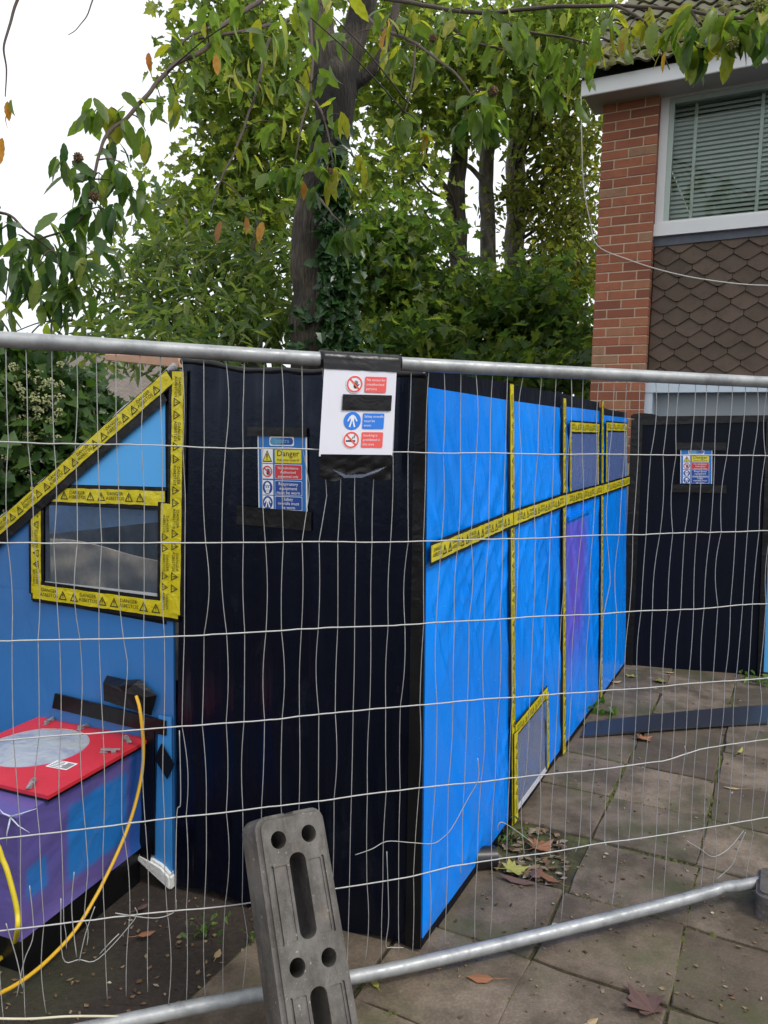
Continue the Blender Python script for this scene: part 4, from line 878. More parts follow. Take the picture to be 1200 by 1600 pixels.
# ================================================================== yellow cables
M_YCAB = plain('yellow cable', (.72, .42, .025), .45, 0, .12, 30); M_YCAB2 = plain('lemon cable', (.66, .52, .03), .45, 0, .12, 30)
SC1 = Frame(FW.P(-1.04, 0, .62), -FW.n)
c1 = [FW.P(*FW.px(213, 1088, .05), .05), FW.P(*FW.px(218, 1105, .07), .07)]
for x, y in ((222, 1135), (224, 1165), (222, 1205), (213, 1250), (199, 1295), (180, 1340), (163, 1375), (150, 1400), (120, 1450), (85, 1490), (45, 1525), (0, 1552), (-90, 1590), (-200, 1600)):
    s, z = SC1.px(x, y, 0); c1.append(SC1.P(s, z, 0) if z > .012 else gr(x, y, .012))
tag(MB().tube(catmull(c1, 6), .0062, 8).build('cable', M_YCAB), 'orange yellow cable running from black gland down past the purple box', 'cable')
c2 = [FW.P(-1.45, .40, .595), FW.P(-1.42, .42, .63)] + [FW.P(*FW.px(x, y, .68), .68) for x, y in ((-20, 1310), (5, 1345), (18, 1385), (27, 1425), (27, 1455))] + [gr(x, y, .03) for x, y in ((20, 1478), (0, 1498), (-50, 1520), (-120, 1525))]
tag(MB().tube(catmull(c2, 6), .0075, 8).build('cable', M_YCAB2), 'lemon yellow cable looping at the left edge before the purple box', 'cable')
m = MB(); q = gr(45, 1470, .03); m.tube(catmull([q + np.array(d) for d in ((-.03, 0, 0), (-.012, 0, .012), (.012, .004, .018), (.03, .006, .004))], 4), [.010, .020, .022, .022, .023, .024, .024, .022, .021, .02, .018, .016, .01], 8)
tag(m.build('crumpled_film', M_FILMG), 'small crumpled ball of clear film on the soil', 'plastic film')

# ================================================================== rubber fence feet
def boolean(o, cutters):
    cm = MB()
    for v, f in cutters: cm.add(v, f)
    co_ = cm.build('cut', None); bm = bmesh.new(); bm.from_mesh(co_.data); bmesh.ops.recalc_face_normals(bm, faces=bm.faces); bm.to_mesh(co_.data); bm.free()
    md = o.modifiers.new('b', 'BOOLEAN'); md.object = co_; md.operation = 'DIFFERENCE'; md.solver = 'EXACT'; md.use_self = True
    dg = bpy.context.evaluated_depsgraph_get(); me = bpy.data.meshes.new_from_object(o.evaluated_get(dg)); o.modifiers.clear(); o.data = me; bpy.data.objects.remove(co_)
def rounded(x0, x1, y0, y1, r, z0, z1, n=6):
    L = []
    for cx, cy, a0 in ((x1 - r, y0 + r, -90), (x1 - r, y1 - r, 0), (x0 + r, y1 - r, 90), (x0 + r, y0 + r, 180)):
        for k in range(n + 1): a = math.radians(a0 + 90 * k / n); L.append((cx + r * math.cos(a), cy + r * math.sin(a)))
    K = len(L); return [(x, y, z0) for x, y in L] + [(x, y, z1) for x, y in L], [tuple(range(K - 1, -1, -1)), tuple(range(K, 2 * K))] + [(i, (i + 1) % K, K + (i + 1) % K, K + i) for i in range(K)]
def rubber_mat():
    m, t, b = new_mat('recycled rubber'); co = coords(t); a = nz(t, co, 9, 6, .65); f = nz(t, co, 130, 4, .7)
    c_ = ramp(t, [(.3, (.060, .053, .047)), (.5, (.108, .099, .090)), (.75, (.165, .150, .134))], a); c_ = mixc(t, c_, (.40, .37, .31), ramp(t, [(.66, (0,) * 3), (.74, (.9,) * 3)], nz(t, co, 85, 3)))
    c_ = mixc(t, c_, (.17, .12, .07), ramp(t, [(.55, (0,) * 3), (.72, (.6,) * 3)], nz(t, co, 6, 5, .65))); c_ = mixc(t, c_, (.045, .038, .032), ramp(t, [(.44, (0,) * 3), (.60, (.85,) * 3)], nz(t, coords(t, (9, 4, 9)), 1.3, 6, .72)))
    t.links.new(c_, b.inputs['Base Color']); b.inputs['Roughness'].default_value = .62; p = bump(t, b, a, .3, .01); bump(t, b, f, .45, .003, p); return m
M_RUB = rubber_mat()
def foot(name, label, M):
    m = MB(); v, f = rounded(-.104, .104, 0, .74, .036, -.115, 0); m.add(v, f)
    o = m.build(name, M_RUB)
    bm = bmesh.new(); bm.from_mesh(o.data); bmesh.ops.bevel(bm, geom=[e for e in bm.edges if abs(e.verts[0].co.z - e.verts[1].co.z) < 1e-5], offset=.012, segments=3, affect='EDGES'); bm.to_mesh(o.data); bm.free()
    cut = []
    for y in (.675, .37, .065):
        for x in (-.046, .046): cut.append(rounded(x - .0225, x + .0225, y - .0225, y + .0225, .0224, -.09, .02))
    for y0, y1 in ((.425, .635), (.105, .315)): cut.append(rounded(-.0245, .0245, y0, y1, .022, -.2, .02))
    for y0, y1 in ((.425, .615), (.12, .31)):
        for sg in (-1, 1):
            cut.append(rounded(sg * .0755 - .004, sg * .0755 + .004, y0, y1, .0038, -.006, .02, 2))
            cut.append(rounded(sg * .051 - .018, sg * .051 + .018, y0 + .004, y1 - .004, .003, -.0035, .02, 2))
    cut.append(rounded(-.014, .014, .734, .78, .006, -.2, .2, 3))
    boolean(o, cut); autosmooth(o, 32); o.matrix_basis = M
    return tag(o, label, 'fence foot', 'rubber fence feet')
T = atY(453, 1268, 2.02); Bq = gr(536, 1800, 0.0)
ax = Vector(T - Bq).normalized(); view = Vector(CAMP - (T + Bq) / 2).normalized()
nf = (view - ax * view.dot(ax)).normalized(); nf = (Matrix.Rotation(math.radians(26), 3, ax) @ nf).normalized(); xf = ax.cross(nf)
base = Vector(T) - ax * .74
foot('fence_foot', 'grey slotted rubber fence foot leaning upright against the mesh fence', Matrix.Translation(base) @ Matrix((xf, ax, nf)).transposed().to_4x4())
print('foot base', base, 'ax', ax)
fc = Vector(gr(1184, 1350, .115)); rad_ = -Vector((fc.x, fc.y, 0)).normalized(); sid_ = Vector((0, 0, 1)).cross(rad_)
foot('fence_foot', 'pale rubber fence foot flat on the paving at the right edge', Matrix.Translation(fc + rad_ * .104) @ Matrix((rad_, sid_, Vector((0, 0, 1)))).transposed().to_4x4())

# ================================================================== loose things on the ground
pl = [gr(x, y, .03) for x, y in ((908, 1150), (1222, 1128), (1222, 1100), (918, 1128))]
m = MB(); N_ = 12; vs = []
for k in range(N_ + 1):
    t = k / N_; lift = .012 * math.sin(t * 3.0)
    for (a, b_) in ((0, 1), (3, 2)):
        q = pl[a] * (1 - t) + pl[b_] * t; vs += [q + np.array([0, 0, lift]), q + np.array([0, 0, lift - .012])]
fs = []
for k in range(N_): i = 4 * k; fs += [(i, i + 4, i + 6, i + 2), (i + 1, i + 3, i + 7, i + 5), (i, i + 1, i + 5, i + 4), (i + 2, i + 6, i + 7, i + 3)]
fs += [(0, 2, 3, 1), (4 * N_, 4 * N_ + 1, 4 * N_ + 3, 4 * N_ + 2)]
m.add(vs, fs); tag(m.build('board', plain('dark grey plastic board', (.028, .031, .042), .4, 0, .15, 6, .1)), 'long dark grey plastic board lying across the paving', 'board')
pa, pb = gr(745, 1340, .06), gr(790, 1338, .05)
m = MB(); d_ = (pb - pa) / np.linalg.norm(pb - pa)
for r0, a, b_ in ((.034, -.25, .0), (.042, -.02, .075)): m.tube([pa + d_ * a, pa + d_ * b_], r0, 18)
pip = m.build('drain_pipe', plain('black pipe plastic', (.012, .012, .014), .35)); autosmooth(pip); tag(pip, 'black plastic pipe end poking out under the blue wall', 'pipe')
# timber batten resting on the enclosure
t0, t1 = atY(174, 559, 3.05), atY(290, 566, 2.78)
f = Frame(t0, t1 - t0); L = np.linalg.norm((t1 - t0)[:2]); zb = 1.944
bt = MB(); bt.hexa([f.P(0, t0[2] - .012, .03), f.P(L, t1[2] - .022, .03), f.P(L, t1[2] - .022, -.03), f.P(0, t0[2] - .012, -.03), f.P(0, t0[2] + .012, .03), f.P(L, t1[2] + .02, .03), f.P(L, t1[2] + .02, -.03), f.P(0, t0[2] + .012, -.03)])
o = bt.build('timber_batten', plain('fresh sawn timber', (.50, .30, .19), .7, 0, .2, 20, .2)); bevelled(o, .003, 1); tag(o, 'short pinkish timber batten resting on top of the enclosure', 'batten')
# ================================================================== far neighbour
nb = thing('bungalow', 'low bungalow with grey brown tiled roof glimpsed through leaves at left', 'bungalow', atY(120, 700, 20) * np.array([1, 1, 0]))
NF = Frame(atY(30, 700, 20), (1, -.12)); 
MB().fbox(NF, -3, 4.6, 0, 2.25, -6, 0).build('wall', plain('cream render', (.52, .48, .42), .9), nb)
def broof():
    m, t, b = new_mat('far roof tile'); bt = t.nodes.new('ShaderNodeTexBrick'); bt.inputs['Scale'].default_value = 4; t.links.new(coords(t), bt.inputs[0])
    bt.inputs['Color1'].default_value = (.20, .165, .14, 1); bt.inputs['Color2'].default_value = (.15, .125, .11, 1); bt.inputs['Mortar'].default_value = (.07, .06, .05, 1)
    t.links.new(bt.outputs[0], b.inputs['Base Color']); b.inputs['Roughness'].default_value = .9; return m
m = MB(); m.add([NF.P(-3.4, 2.2, .4), NF.P(5.0, 2.2, .4), NF.P(5.0, 4.3, -3), NF.P(-3.4, 4.3, -3), NF.P(5.0, 2.2, -6.4), NF.P(-3.4, 2.2, -6.4)], [(0, 1, 2, 3), (3, 2, 4, 5), (0, 3, 5), (1, 4, 2), (0, 5, 4, 1)])
m.build('roof', broof(), nb); MB().fbox(NF, -3.4, 5.0, 2.06, 2.19, .36, .42).build('fascia', M_UPVC, nb)
wn = MB().fbox(NF, 2.1, 3.5, .9, 1.95, .0, .05).build('window', M_UPVC, nb); MB().fbox(NF, 2.2, 3.4, 1.0, 1.85, .051, .06).build('pane', plain('dark pane', (.03, .04, .045), .1), wn)

# ================================================================== leaf shapes
def chestnut_leaf(L=1.0, W=.30, droop=.35, fold=.25, seg=9, name='leaf', mat=None):
    mb = MB(); vs = []
    for i in range(seg + 1):
        t = i / seg; w_ = W * .5 * (math.sin(math.pi * min(1, t ** .85)) ** .8 if 0 < t < 1 else 0) * (1 + (.10 if i % 2 else -.04))
        a = droop * t * 1.6; x = L * (math.sin(a) / (droop * 1.6) if droop else t); z = -L * (1 - math.cos(a)) / (droop * 1.6 + 1e-6)
        vs += [(x, -w_, z + w_ * fold), (x, 0, z), (x, w_, z + w_ * fold)]
    fs = []
    for i in range(seg):
        a = 3 * i; fs += [(a, a + 3, a + 4, a + 1), (a + 1, a + 4, a + 5, a + 2)]
    mb.add(vs, fs); mb.smooth = True; return mb.mesh(name, mat)
def _lobed():
    h = [(.02, -.10), (-.10, -.30), (.10, -.30), (.22, -.26), (.30, -.58), (.40, -.42), (.52, -.46), (.50, -.22), (.66, -.24), (.72, -.12), (1.0, 0)]
    pts = [(0, 0)] + h + [(x, -y) for x, y in h[-2::-1]]; n = len(pts); return pts, [(0, i, i + 1) for i in range(1, n - 1)]
LOBED = _lobed()
OVAL = ([(0, 0), (.25, -.2), (.6, -.22), (1.0, 0), (.6, .22), (.25, .2)], [(0, 1, 2, 3), (0, 3, 4, 5)])
LANCE = ([(0, 0), (.3, -.13), (.65, -.11), (1.0, 0), (.65, .11), (.3, .13)], [(0, 1, 2, 3), (0, 3, 4, 5)])
IVYL = ([(0, 0), (.0, -.45), (.38, -.30), (.5, -.42), (1.0, 0), (.5, .42), (.38, .30), (.0, .45)], [(0, 1, 2), (0, 2, 3, 4), (0, 4, 5, 6), (0, 6, 7)])
def leaf_cloud(name, mat, pos, size, shape, parent, flat=.8, droop=.25, facing=None):
    """one mesh of many small bent leaves at the given points"""
    pos = np.asarray(pos); n = len(pos); tv, tf = shape; k = len(tv)
    T_ = np.array([(x, y, -droop * x * x + .35 * abs(y)) for x, y in tv])
    az = rng.uniform(0, 2 * np.pi, n); dr = rng.normal(-.35, .45, n); nrm = np.zeros((n, 3))
    X = np.stack([np.cos(az) * np.cos(dr), np.sin(az) * np.cos(dr), np.sin(dr)], 1)
    upv = np.stack([rng.normal(0, flat, n), rng.normal(0, flat, n), np.ones(n)], 1)
    if facing is not None: upv += facing
    Z = upv - X * np.sum(upv * X, 1, keepdims=True); Z /= np.linalg.norm(Z, axis=1, keepdims=True) + 1e-9; Y = np.cross(Z, X)
    sz = size * np.clip(rng.normal(.92, .28, n), .4, 1.5)
    V = pos[:, None, :] + sz[:, None, None] * (T_[None, :, 0:1] * X[:, None, :] + T_[None, :, 1:2] * Y[:, None, :] + T_[None, :, 2:3] * Z[:, None, :])
    V = V.reshape(-1, 3)
    loops = np.concatenate([np.array(f) for f in tf]); lens = np.array([len(f) for f in tf])
    li = (np.arange(n)[:, None] * k + loops[None, :]).ravel(); tot = np.tile(lens, n); st = np.concatenate([[0], np.cumsum(tot)[:-1]])
    me = bpy.data.meshes.new(name); me.vertices.add(len(V)); me.vertices.foreach_set('co', V.ravel()); me.loops.add(len(li)); me.loops.foreach_set('vertex_index', li)
    me.polygons.add(len(tot)); me.polygons.foreach_set('loop_start', st); me.polygons.foreach_set('loop_total', tot); me.update(calc_edges=True); me.materials.append(mat)
    return link(name, me, parent)
def blob_points(blobs, per, rad, squash=.75, dens=1.0):
    """clustered points: blobs are (px, py, rx, ry, depth, depth spread, clusters)"""
    out = []; cl = []
    for (cx, cy, rx, ry, Y, dY, n) in blobs:
        for _ in range(int(n * dens)):
            v = rng.normal(0, 1, 3); v /= np.linalg.norm(v); v *= rng.uniform(0, 1) ** (1 / 2.4)
            c = atY(cx + v[0] * rx, cy + v[1] * ry, Y + v[2] * dY); cl.append(c)
            q = rng.normal(0, 1, (per, 3)) * rad * np.array([1, 1, squash]) * .6; out.append(c + q)
    return np.concatenate(out), cl
GREEN_M = leafmat('canopy leaf', [(.082, .125, .042), (.125, .175, .048), (.175, .225, .058), (.26, .28, .066)], False, .42, .64)
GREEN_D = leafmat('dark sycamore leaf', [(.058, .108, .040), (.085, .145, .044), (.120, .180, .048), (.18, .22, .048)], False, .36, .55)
GREEN_O = leafmat('olive leaf', [(.075, .10, .024), (.11, .135, .028), (.15, .165, .034), (.22, .20, .034)], False, .5, .45)
GREEN_L = leafmat('shrub leaf', [(.050, .092, .036), (.082, .130, .044), (.125, .170, .052), (.19, .22, .06)], False, .36, .5)

def tree(name, label, cat, base, trunks, bmat, clouds, group=None):
    o = thing(name, label, cat, base, group)
    m = MB()
    for pts, rs in trunks:
        p = catmull(pts, 5); r = np.interp(np.linspace(0, 1, len(p)), np.linspace(0, 1, len(rs)), rs)
        p2 = [q + .25 * r[i] * np.array([noise.noise(Vector(q) * 2.2), noise.noise(Vector(q) * 2.2 + Vector((9, 0, 0))), 0]) for i, q in enumerate(p)]
        m.tube(p2, [max(.004, r[i] * (1 + .16 * noise.noise(Vector(q) * 3))) for i, q in enumerate(p)], 12)
    m.build('trunk', bmat, o)
    for (mat, blobs, per, rad, size, shape) in clouds:
        pos, cl = blob_points(blobs, per, rad, dens=.62 if name == 'maple_tree' else (.75 if mat is GREEN_M else .9)); leaf_cloud('crown', mat, pos, size, shape, o)
        tw = MB(); rj = random.Random(3); cl = [c for c in cl if c[2] > .5]; rj.shuffle(cl)
        allp = [np.array(q) for pts, _ in trunks for q in catmull(pts, 6)]
        for c in cl[:26]:
            s_ = min(allp, key=lambda q: np.linalg.norm(q - c) + abs(q[2] - c[2] + .5)); mid = (s_ + c) / 2 + rng.normal(0, .12, 3)
            tw.tube(catmull([s_, mid, c], 4), list(np.linspace(.03, .006, 9)), 5)
        tw.build('branches', M_TWIG, o)
    return o
def trunk_px(L, Y): return [atY(x, y, Y) for x, y in L]
def gbase(x, y, Y): q = atY(x, y, Y); return np.array([q[0], q[1], 0.0])

# three slim trees behind, one by one
b2 = gbase(722, 600, 12.5)
tree('sycamore_tree', 'slim dark-barked tree, left of the three bare trunks behind the enclosure', 'tree', b2,
     [([b2] + trunk_px([(722, 480), (716, 380), (712, 300), (718, 220), (722, 140), (716, 40), (712, -80)], 12.5), [.20, .17, .15, .145, .13, .12, .09, .06]), (trunk_px([(714, 320), (690, 285), (650, 245)], 12.4), [.05, .04, .02])], M_BARK,
     [(GREEN_M, [(640, 110, 110, 110, 11.6, 1.2, 150), (760, 60, 110, 80, 12, 1.2, 120), (610, 250, 60, 60, 11, .8, 46), (700, 190, 80, 40, 12, .8, 40), (600, -40, 110, 60, 10.5, 1, 50)], 15, .42, .135, LOBED)], 'trees behind the enclosure')
b3 = gbase(768, 600, 13.0)
tree('sycamore_tree', 'pale straight-trunked tree, middle of the three bare trunks behind the enclosure', 'tree', b3,
     [([b3] + trunk_px([(770, 480), (764, 420), (762, 340), (760, 260), (770, 170), (780, 60), (790, -80)], 13), [.16, .14, .13, .125, .12, .10, .08, .05]), (trunk_px([(760, 290), (735, 262), (712, 250)], 12.9), [.05, .035, .02])], M_BARKP,
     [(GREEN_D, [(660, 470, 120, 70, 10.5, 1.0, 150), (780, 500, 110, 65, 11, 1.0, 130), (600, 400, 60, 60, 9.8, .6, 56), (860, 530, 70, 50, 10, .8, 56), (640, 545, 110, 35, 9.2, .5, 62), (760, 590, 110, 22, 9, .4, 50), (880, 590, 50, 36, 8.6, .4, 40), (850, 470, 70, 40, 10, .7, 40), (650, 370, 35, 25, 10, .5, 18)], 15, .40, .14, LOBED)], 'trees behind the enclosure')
b4 = gbase(812, 600, 13.4)
tree('sycamore_tree', 'ivy-flecked pale tree nearest the brick pier among three bare trunks', 'tree', b4,
     [([b4] + trunk_px([(808, 480), (806, 420), (806, 340), (806, 270), (815, 215), (835, 190), (870, 160), (900, 100)], 13.4), [.22, .19, .175, .17, .165, .12, .08, .06, .03]), (trunk_px([(808, 280), (806, 200), (812, 110), (806, -40)], 13.4), [.14, .11, .08, .05])], M_BARKP,
     [(GREEN_O, [(885, 300, 50, 110, 12.6, .9, 120), (880, 430, 50, 70, 12.2, .9, 100), (900, 190, 45, 80, 12.6, .9, 64), (838, 350, 16, 90, 13.2, .3, 22), (790, 330, 14, 60, 13, .2, 12)], 22, .42, .125, OVAL),
      (GREEN_M, [(850, 90, 90, 90, 12, 1.1, 120), (900, 20, 90, 60, 11.5, 1, 70), (820, 190, 50, 35, 12.4, .7, 26)], 15, .42, .125, LOBED)], 'trees behind the enclosure')
# shrubs at the left under the canopy
bs = gbase(330, 640, 9.5)
tree('leafy_shrub', 'tall feathery-leaved shrub left of the ivied trunk', 'shrub', bs,
     [([bs] + trunk_px([(330, 520), (310, 430), (290, 340)], 9.5), [.06, .05, .035, .015]), ([bs] + trunk_px([(350, 520), (385, 420), (410, 330)], 9.5), [.05, .04, .03, .012]), ([bs] + trunk_px([(300, 540), (240, 470), (200, 420)], 9.5), [.05, .04, .03, .012])], M_TWIG,
     [(GREEN_L, [(340, 500, 110, 55, 8.6, .8, 100), (420, 450, 50, 80, 9.2, .7, 60), (260, 470, 60, 50, 8.6, .6, 22), (180, 520, 60, 25, 8.0, .6, 16), (330, 400, 75, 50, 9.4, .7, 56), (255, 535, 130, 26, 7.0, .4, 34), (215, 445, 50, 50, 8.8, .6, 22), (150, 470, 40, 40, 8.4, .5, 12), (250, 400, 50, 40, 9.2, .6, 22)], 13, .36, .18, LANCE)])
# the canopy left of the big trunk belongs to a lime further back
bl = gbase(395, 640, 12)
tree('maple_tree', 'broad light-green tree filling the view left of the ivied trunk', 'tree', bl,
     [([bl] + trunk_px([(395, 520), (388, 400), (392, 260), (385, 130), (390, -60)], 12), [.17, .15, .13, .11, .09, .05]), (trunk_px([(392, 300), (345, 230), (300, 170)], 12), [.06, .04, .02]), (trunk_px([(390, 200), (430, 130), (450, 50)], 12), [.05, .035, .02])], M_BARK,
     [(GREEN_M, [(362, 95, 90, 105, 11.2, 1.1, 165), (400, 240, 75, 80, 11.4, 1.1, 90), (310, 290, 65, 45, 11, .9, 46), (440, 170, 60, 150, 10.8, .8, 90), (280, 350, 55, 40, 10.6, .7, 34), (400, 345, 65, 50, 10.8, .8, 56), (560, 330, 45, 60, 10.4, .6, 34), (350, -60, 90, 50, 11, 1, 55)], 15, .46, .15, LOBED)])

# ================================================================== sweet chestnut in front
ch = thing('chestnut_tree', 'old sweet chestnut with ivied trunk, its drooping branches hanging in front', 'tree', gbase(492, 600, 8))
Y = 8.0; cb = gbase(494, 600, Y)
tp_ = catmull([cb] + trunk_px([(492, 520), (488, 440), (487, 370), (498, 300), (514, 240), (522, 190), (524, 140), (524, 90)], Y), 8)
def lumpy(m, pts, rs, n=22, amp=.10):
    base = len(m.v); MB.tube(m, pts, rs, n)
    for i in range(base, len(m.v)):
        v = Vector(m.v[i]); a = math.atan2(v.y - Y, v.x + .6); f_ = noise.noise(Vector((v.x * 9, v.y * 9, v.z * 1.1))) * .5 + noise.noise(v * 3.0)
        j = min(range(0, len(pts), 2), key=lambda q: (v - Vector(pts[q])).length); d = v - Vector(pts[j]); d.z = 0
        if d.length > 1e-4: m.v[i] = tuple(v + d.normalized() * amp * .35 * f_)
rs = np.interp(np.linspace(0, 1, len(tp_)), [0, .2, .5, .72, .84, .93, 1], [.30, .225, .185, .165, .19, .17, .06])
def stained_bark():
    m = M_BARK.copy(); m.name = 'stained bark'; t = m.node_tree; bs = t.nodes['Principled BSDF']; src = bs.inputs['Base Color'].links[0].from_socket
    sx = N(t, 'ShaderNodeSeparateXYZ'); co = coords(t); t.links.new(co, sx.inputs[0]); ad = N(t, 'ShaderNodeMath', operation='MULTIPLY_ADD'); t.links.new(nz(t, co, 3, 4), ad.inputs[0]); ad.inputs[1].default_value = 1.0; t.links.new(sx.outputs[2], ad.inputs[2])
    f = ramp(t, [(.0, (0,) * 3), (.25, (.92,) * 3), (.75, (.92,) * 3), (1, (0,) * 3)], N(t, 'ShaderNodeMapRange').outputs[0]); mr = [n for n in t.nodes if n.type == 'MAP_RANGE'][-1]; t.links.new(ad.outputs[0], mr.inputs[0]); mr.inputs[1].default_value = 4.6; mr.inputs[2].default_value = 6.1
    t.links.new(mixc(t, src, (.012, .010, .008), f), bs.inputs['Base Color']); return m
M_STAIN = stained_bark()
m = MB(); lumpy(m, tp_, rs, 26, .14); m.build('trunk', M_STAIN, ch)
limbs = [([(521, 200), (516, 140), (507, 80), (498, 20), (490, -60)], [.17, .17, .14, .125, .11]), ([(524, 205), (530, 145), (543, 90), (560, 35), (572, -10), (590, -80)], [.17, .17, .14, .125, .12, .10]), ([(540, 135), (572, 118), (596, 88), (612, 40), (628, -30)], [.075, .06, .052, .045, .035])]
for L, r_ in limbs:
    p = catmull(trunk_px(L, Y), 7); m = MB(); m.tube(p, [x * (1 + .1 * noise.noise(Vector(q) * 4)) for x, q in zip(np.interp(np.linspace(0, 1, len(p)), np.linspace(0, 1, len(r_)), r_), p)], 14); m.build('limb', M_STAIN, ch)
def br(L, r0, r1):
    p = catmull([atY(*q) for q in L], 6); p = [q + .012 * np.array([noise.noise(Vector(q) * 5), 0, noise.noise(Vector(q) * 5 + Vector((4, 4, 4)))]) for q in p]
    MB().tube(p, list(np.linspace(r0, r1, len(p))), 6).build('branch', M_TWIG, ch); return p
BR = []
BR += br([(440, -30, 7.6), (400, 5, 7.2), (350, 38, 6.6), (320, 76, 6.1), (272, 102, 5.8), (236, 142, 5.6), (205, 178, 5.4), (166, 212, 5.2), (155, 242, 5.1), (140, 300, 5.0), (122, 345, 4.9), (70, 372, 4.8), (20, 390, 4.7)], .022, .005)
BR += br([(350, 38, 6.6), (300, 55, 6.2), (262, 90, 5.9)], .014, .005) + br([(310, 60, 6.4), (420, 40, 7.0), (480, 20, 7.6)], .012, .02)
BR += br([(484, 10, 7.4), (488, 90, 7.0), (484, 150, 6.6), (470, 200, 6.3), (460, 260, 6.2)], .016, .006) + br([(484, 150, 6.6), (505, 180, 6.2), (520, 250, 6.0)], .012, .005)
BR += br([(420, 60, 7.2), (398, 150, 6.8), (372, 225, 6.5), (345, 280, 6.3), (330, 330, 6.2)], .014, .004) + br([(345, 280, 6.3), (375, 305, 6.3), (405, 345, 6.2)], .006, .003)
BR += br([(545, 0, 7.4), (590, 40, 6.6), (640, 62, 6.0), (680, 90, 5.6), (715, 120, 5.3), (735, 150, 5.2)], .018, .005) + br([(650, 66, 5.9), (645, 120, 5.7), (634, 175, 5.6)], .010, .004)
BR += br([(560, -10, 7.2), (660, 8, 6.4), (760, 20, 5.9), (840, 12, 5.6), (960, 8, 5.2), (1080, 18, 4.8), (1160, 30, 4.6), (1260, 20, 4.4)], .017, .007)
BR += br([(760, 20, 5.9), (820, 48, 5.7), (880, 58, 5.6), (930, 72, 5.5)], .012, .004) + br([(690, 35, 6.2), (740, 65, 6.0), (790, 80, 5.8), (850, 105, 5.7)], .012, .004)
BR += br([(960, 8, 5.2), (1000, 30, 5.0), (1030, 70, 4.9), (1045, 108, 4.8)], .010, .003) + br([(1080, 18, 4.8), (1110, 50, 4.7), (1140, 60, 4.7)], .009, .004)
BR += br([(500, 310, 7.6), (520, 335, 6.6), (540, 356, 6.3)], .012, .004)
BR += br([(35, -20, 5.2), (18, 30, 5.1), (6, 70, 5.0), (10, 110, 5.0), (8, 150, 5.0)], .010, .003) + br([(150, -15, 5.2), (138, 20, 5.1), (122, 45, 5.0), (106, 56, 5.0)], .005, .002)
BR += br([(-60, 330, 4.7), (10, 335, 4.7), (40, 362, 4.7), (90, 400, 4.8), (118, 440, 4.8), (112, 500, 4.9)], .010, .004)
LG = leafmat('chestnut leaf', [(.045, .088, .026), (.078, .135, .032), (.12, .18, .036), (.17, .23, .040), (.25, .29, .05)], True, .36, .55)
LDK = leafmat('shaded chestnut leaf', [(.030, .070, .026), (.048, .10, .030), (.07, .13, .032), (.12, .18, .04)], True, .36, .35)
LOR = leafmat('turning chestnut leaf', [(.42, .20, .03), (.36, .12, .03), (.45, .28, .04), (.24, .075, .035)], True, .5, .4)
LYE = leafmat('yellow chestnut leaf', [(.25, .26, .03), (.33, .30, .04), (.20, .25, .03)], True, .45, .45)
MESH = {}
for nm, mt in (('g', LG), ('d', LDK), ('o', LOR), ('y', LYE)): MESH[nm] = [chestnut_leaf(1, .34, .35, .22, mat=mt), chestnut_leaf(1, .30, .6, .35, mat=mt), chestnut_leaf(1, .37, .15, .15, mat=mt)]
LEAFN = [0]; REST = {}
def add_leaf(p, az, pitch, roll, L, kind):
    M = Matrix.Translation(p) @ Matrix.Rotation(az, 4, 'Z') @ Matrix.Rotation(-pitch, 4, 'Y') @ Matrix.Rotation(roll, 4, 'X') @ Matrix.Diagonal((L, L, L, 1))
    me = random.choice(MESH[kind]); LEAFN[0] += 1
    if LEAFN[0] <= 300: link('leaf', me, ch, M)
    else:
        mb = REST.setdefault(kind, MB()); mb.smooth = True; mb.add([M @ v.co for v in me.vertices], [tuple(p.vertices) for p in me.polygons])
BRA = np.array(BR)
def cluster(px, py, Y_, n, spread, kinds='ggggy', L=.19, down=.85):
    c = atY(px, py, Y_); i = int(np.argmin(np.linalg.norm(BRA - c, axis=1))); s_ = BRA[i]
    if .06 < np.linalg.norm(s_ - c) < 1.3: MB().tube(catmull([s_, (s_ + c) / 2 + np.array([0, 0, .03]), c], 4), list(np.linspace(.006, .003, 9)), 5).build('twig', M_TWIG, ch)
    for k in range(int(n * 1.5)):
        q = c + rng.normal(0, 1, 3) * spread * 1.1 * np.array([.6, .6, .45]); az = rng.uniform(0, 2 * math.pi)
        add_leaf(Vector(q), az, -abs(rng.normal(down, .35)), rng.normal(0, .6), L * rng.uniform(.75, 1.2), random.choice(kinds))
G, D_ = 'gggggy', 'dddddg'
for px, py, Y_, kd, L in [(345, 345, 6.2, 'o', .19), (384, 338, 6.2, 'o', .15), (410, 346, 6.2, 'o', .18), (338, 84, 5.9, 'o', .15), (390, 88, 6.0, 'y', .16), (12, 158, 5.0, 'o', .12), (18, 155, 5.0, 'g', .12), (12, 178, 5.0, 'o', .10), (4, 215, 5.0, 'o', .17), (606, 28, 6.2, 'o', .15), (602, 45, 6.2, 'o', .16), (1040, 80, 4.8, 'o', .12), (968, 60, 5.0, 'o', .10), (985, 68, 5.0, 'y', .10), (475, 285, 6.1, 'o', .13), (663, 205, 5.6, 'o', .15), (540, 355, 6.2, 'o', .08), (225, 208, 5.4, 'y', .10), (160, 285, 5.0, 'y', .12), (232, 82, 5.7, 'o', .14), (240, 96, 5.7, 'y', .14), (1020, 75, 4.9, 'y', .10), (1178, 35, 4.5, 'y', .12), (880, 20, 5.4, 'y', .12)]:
    add_leaf(Vector(atY(px, py, Y_)), rng.uniform(0, 6.28), -rng.uniform(1.1, 1.45), rng.uniform(-.4, .4), L, kd)
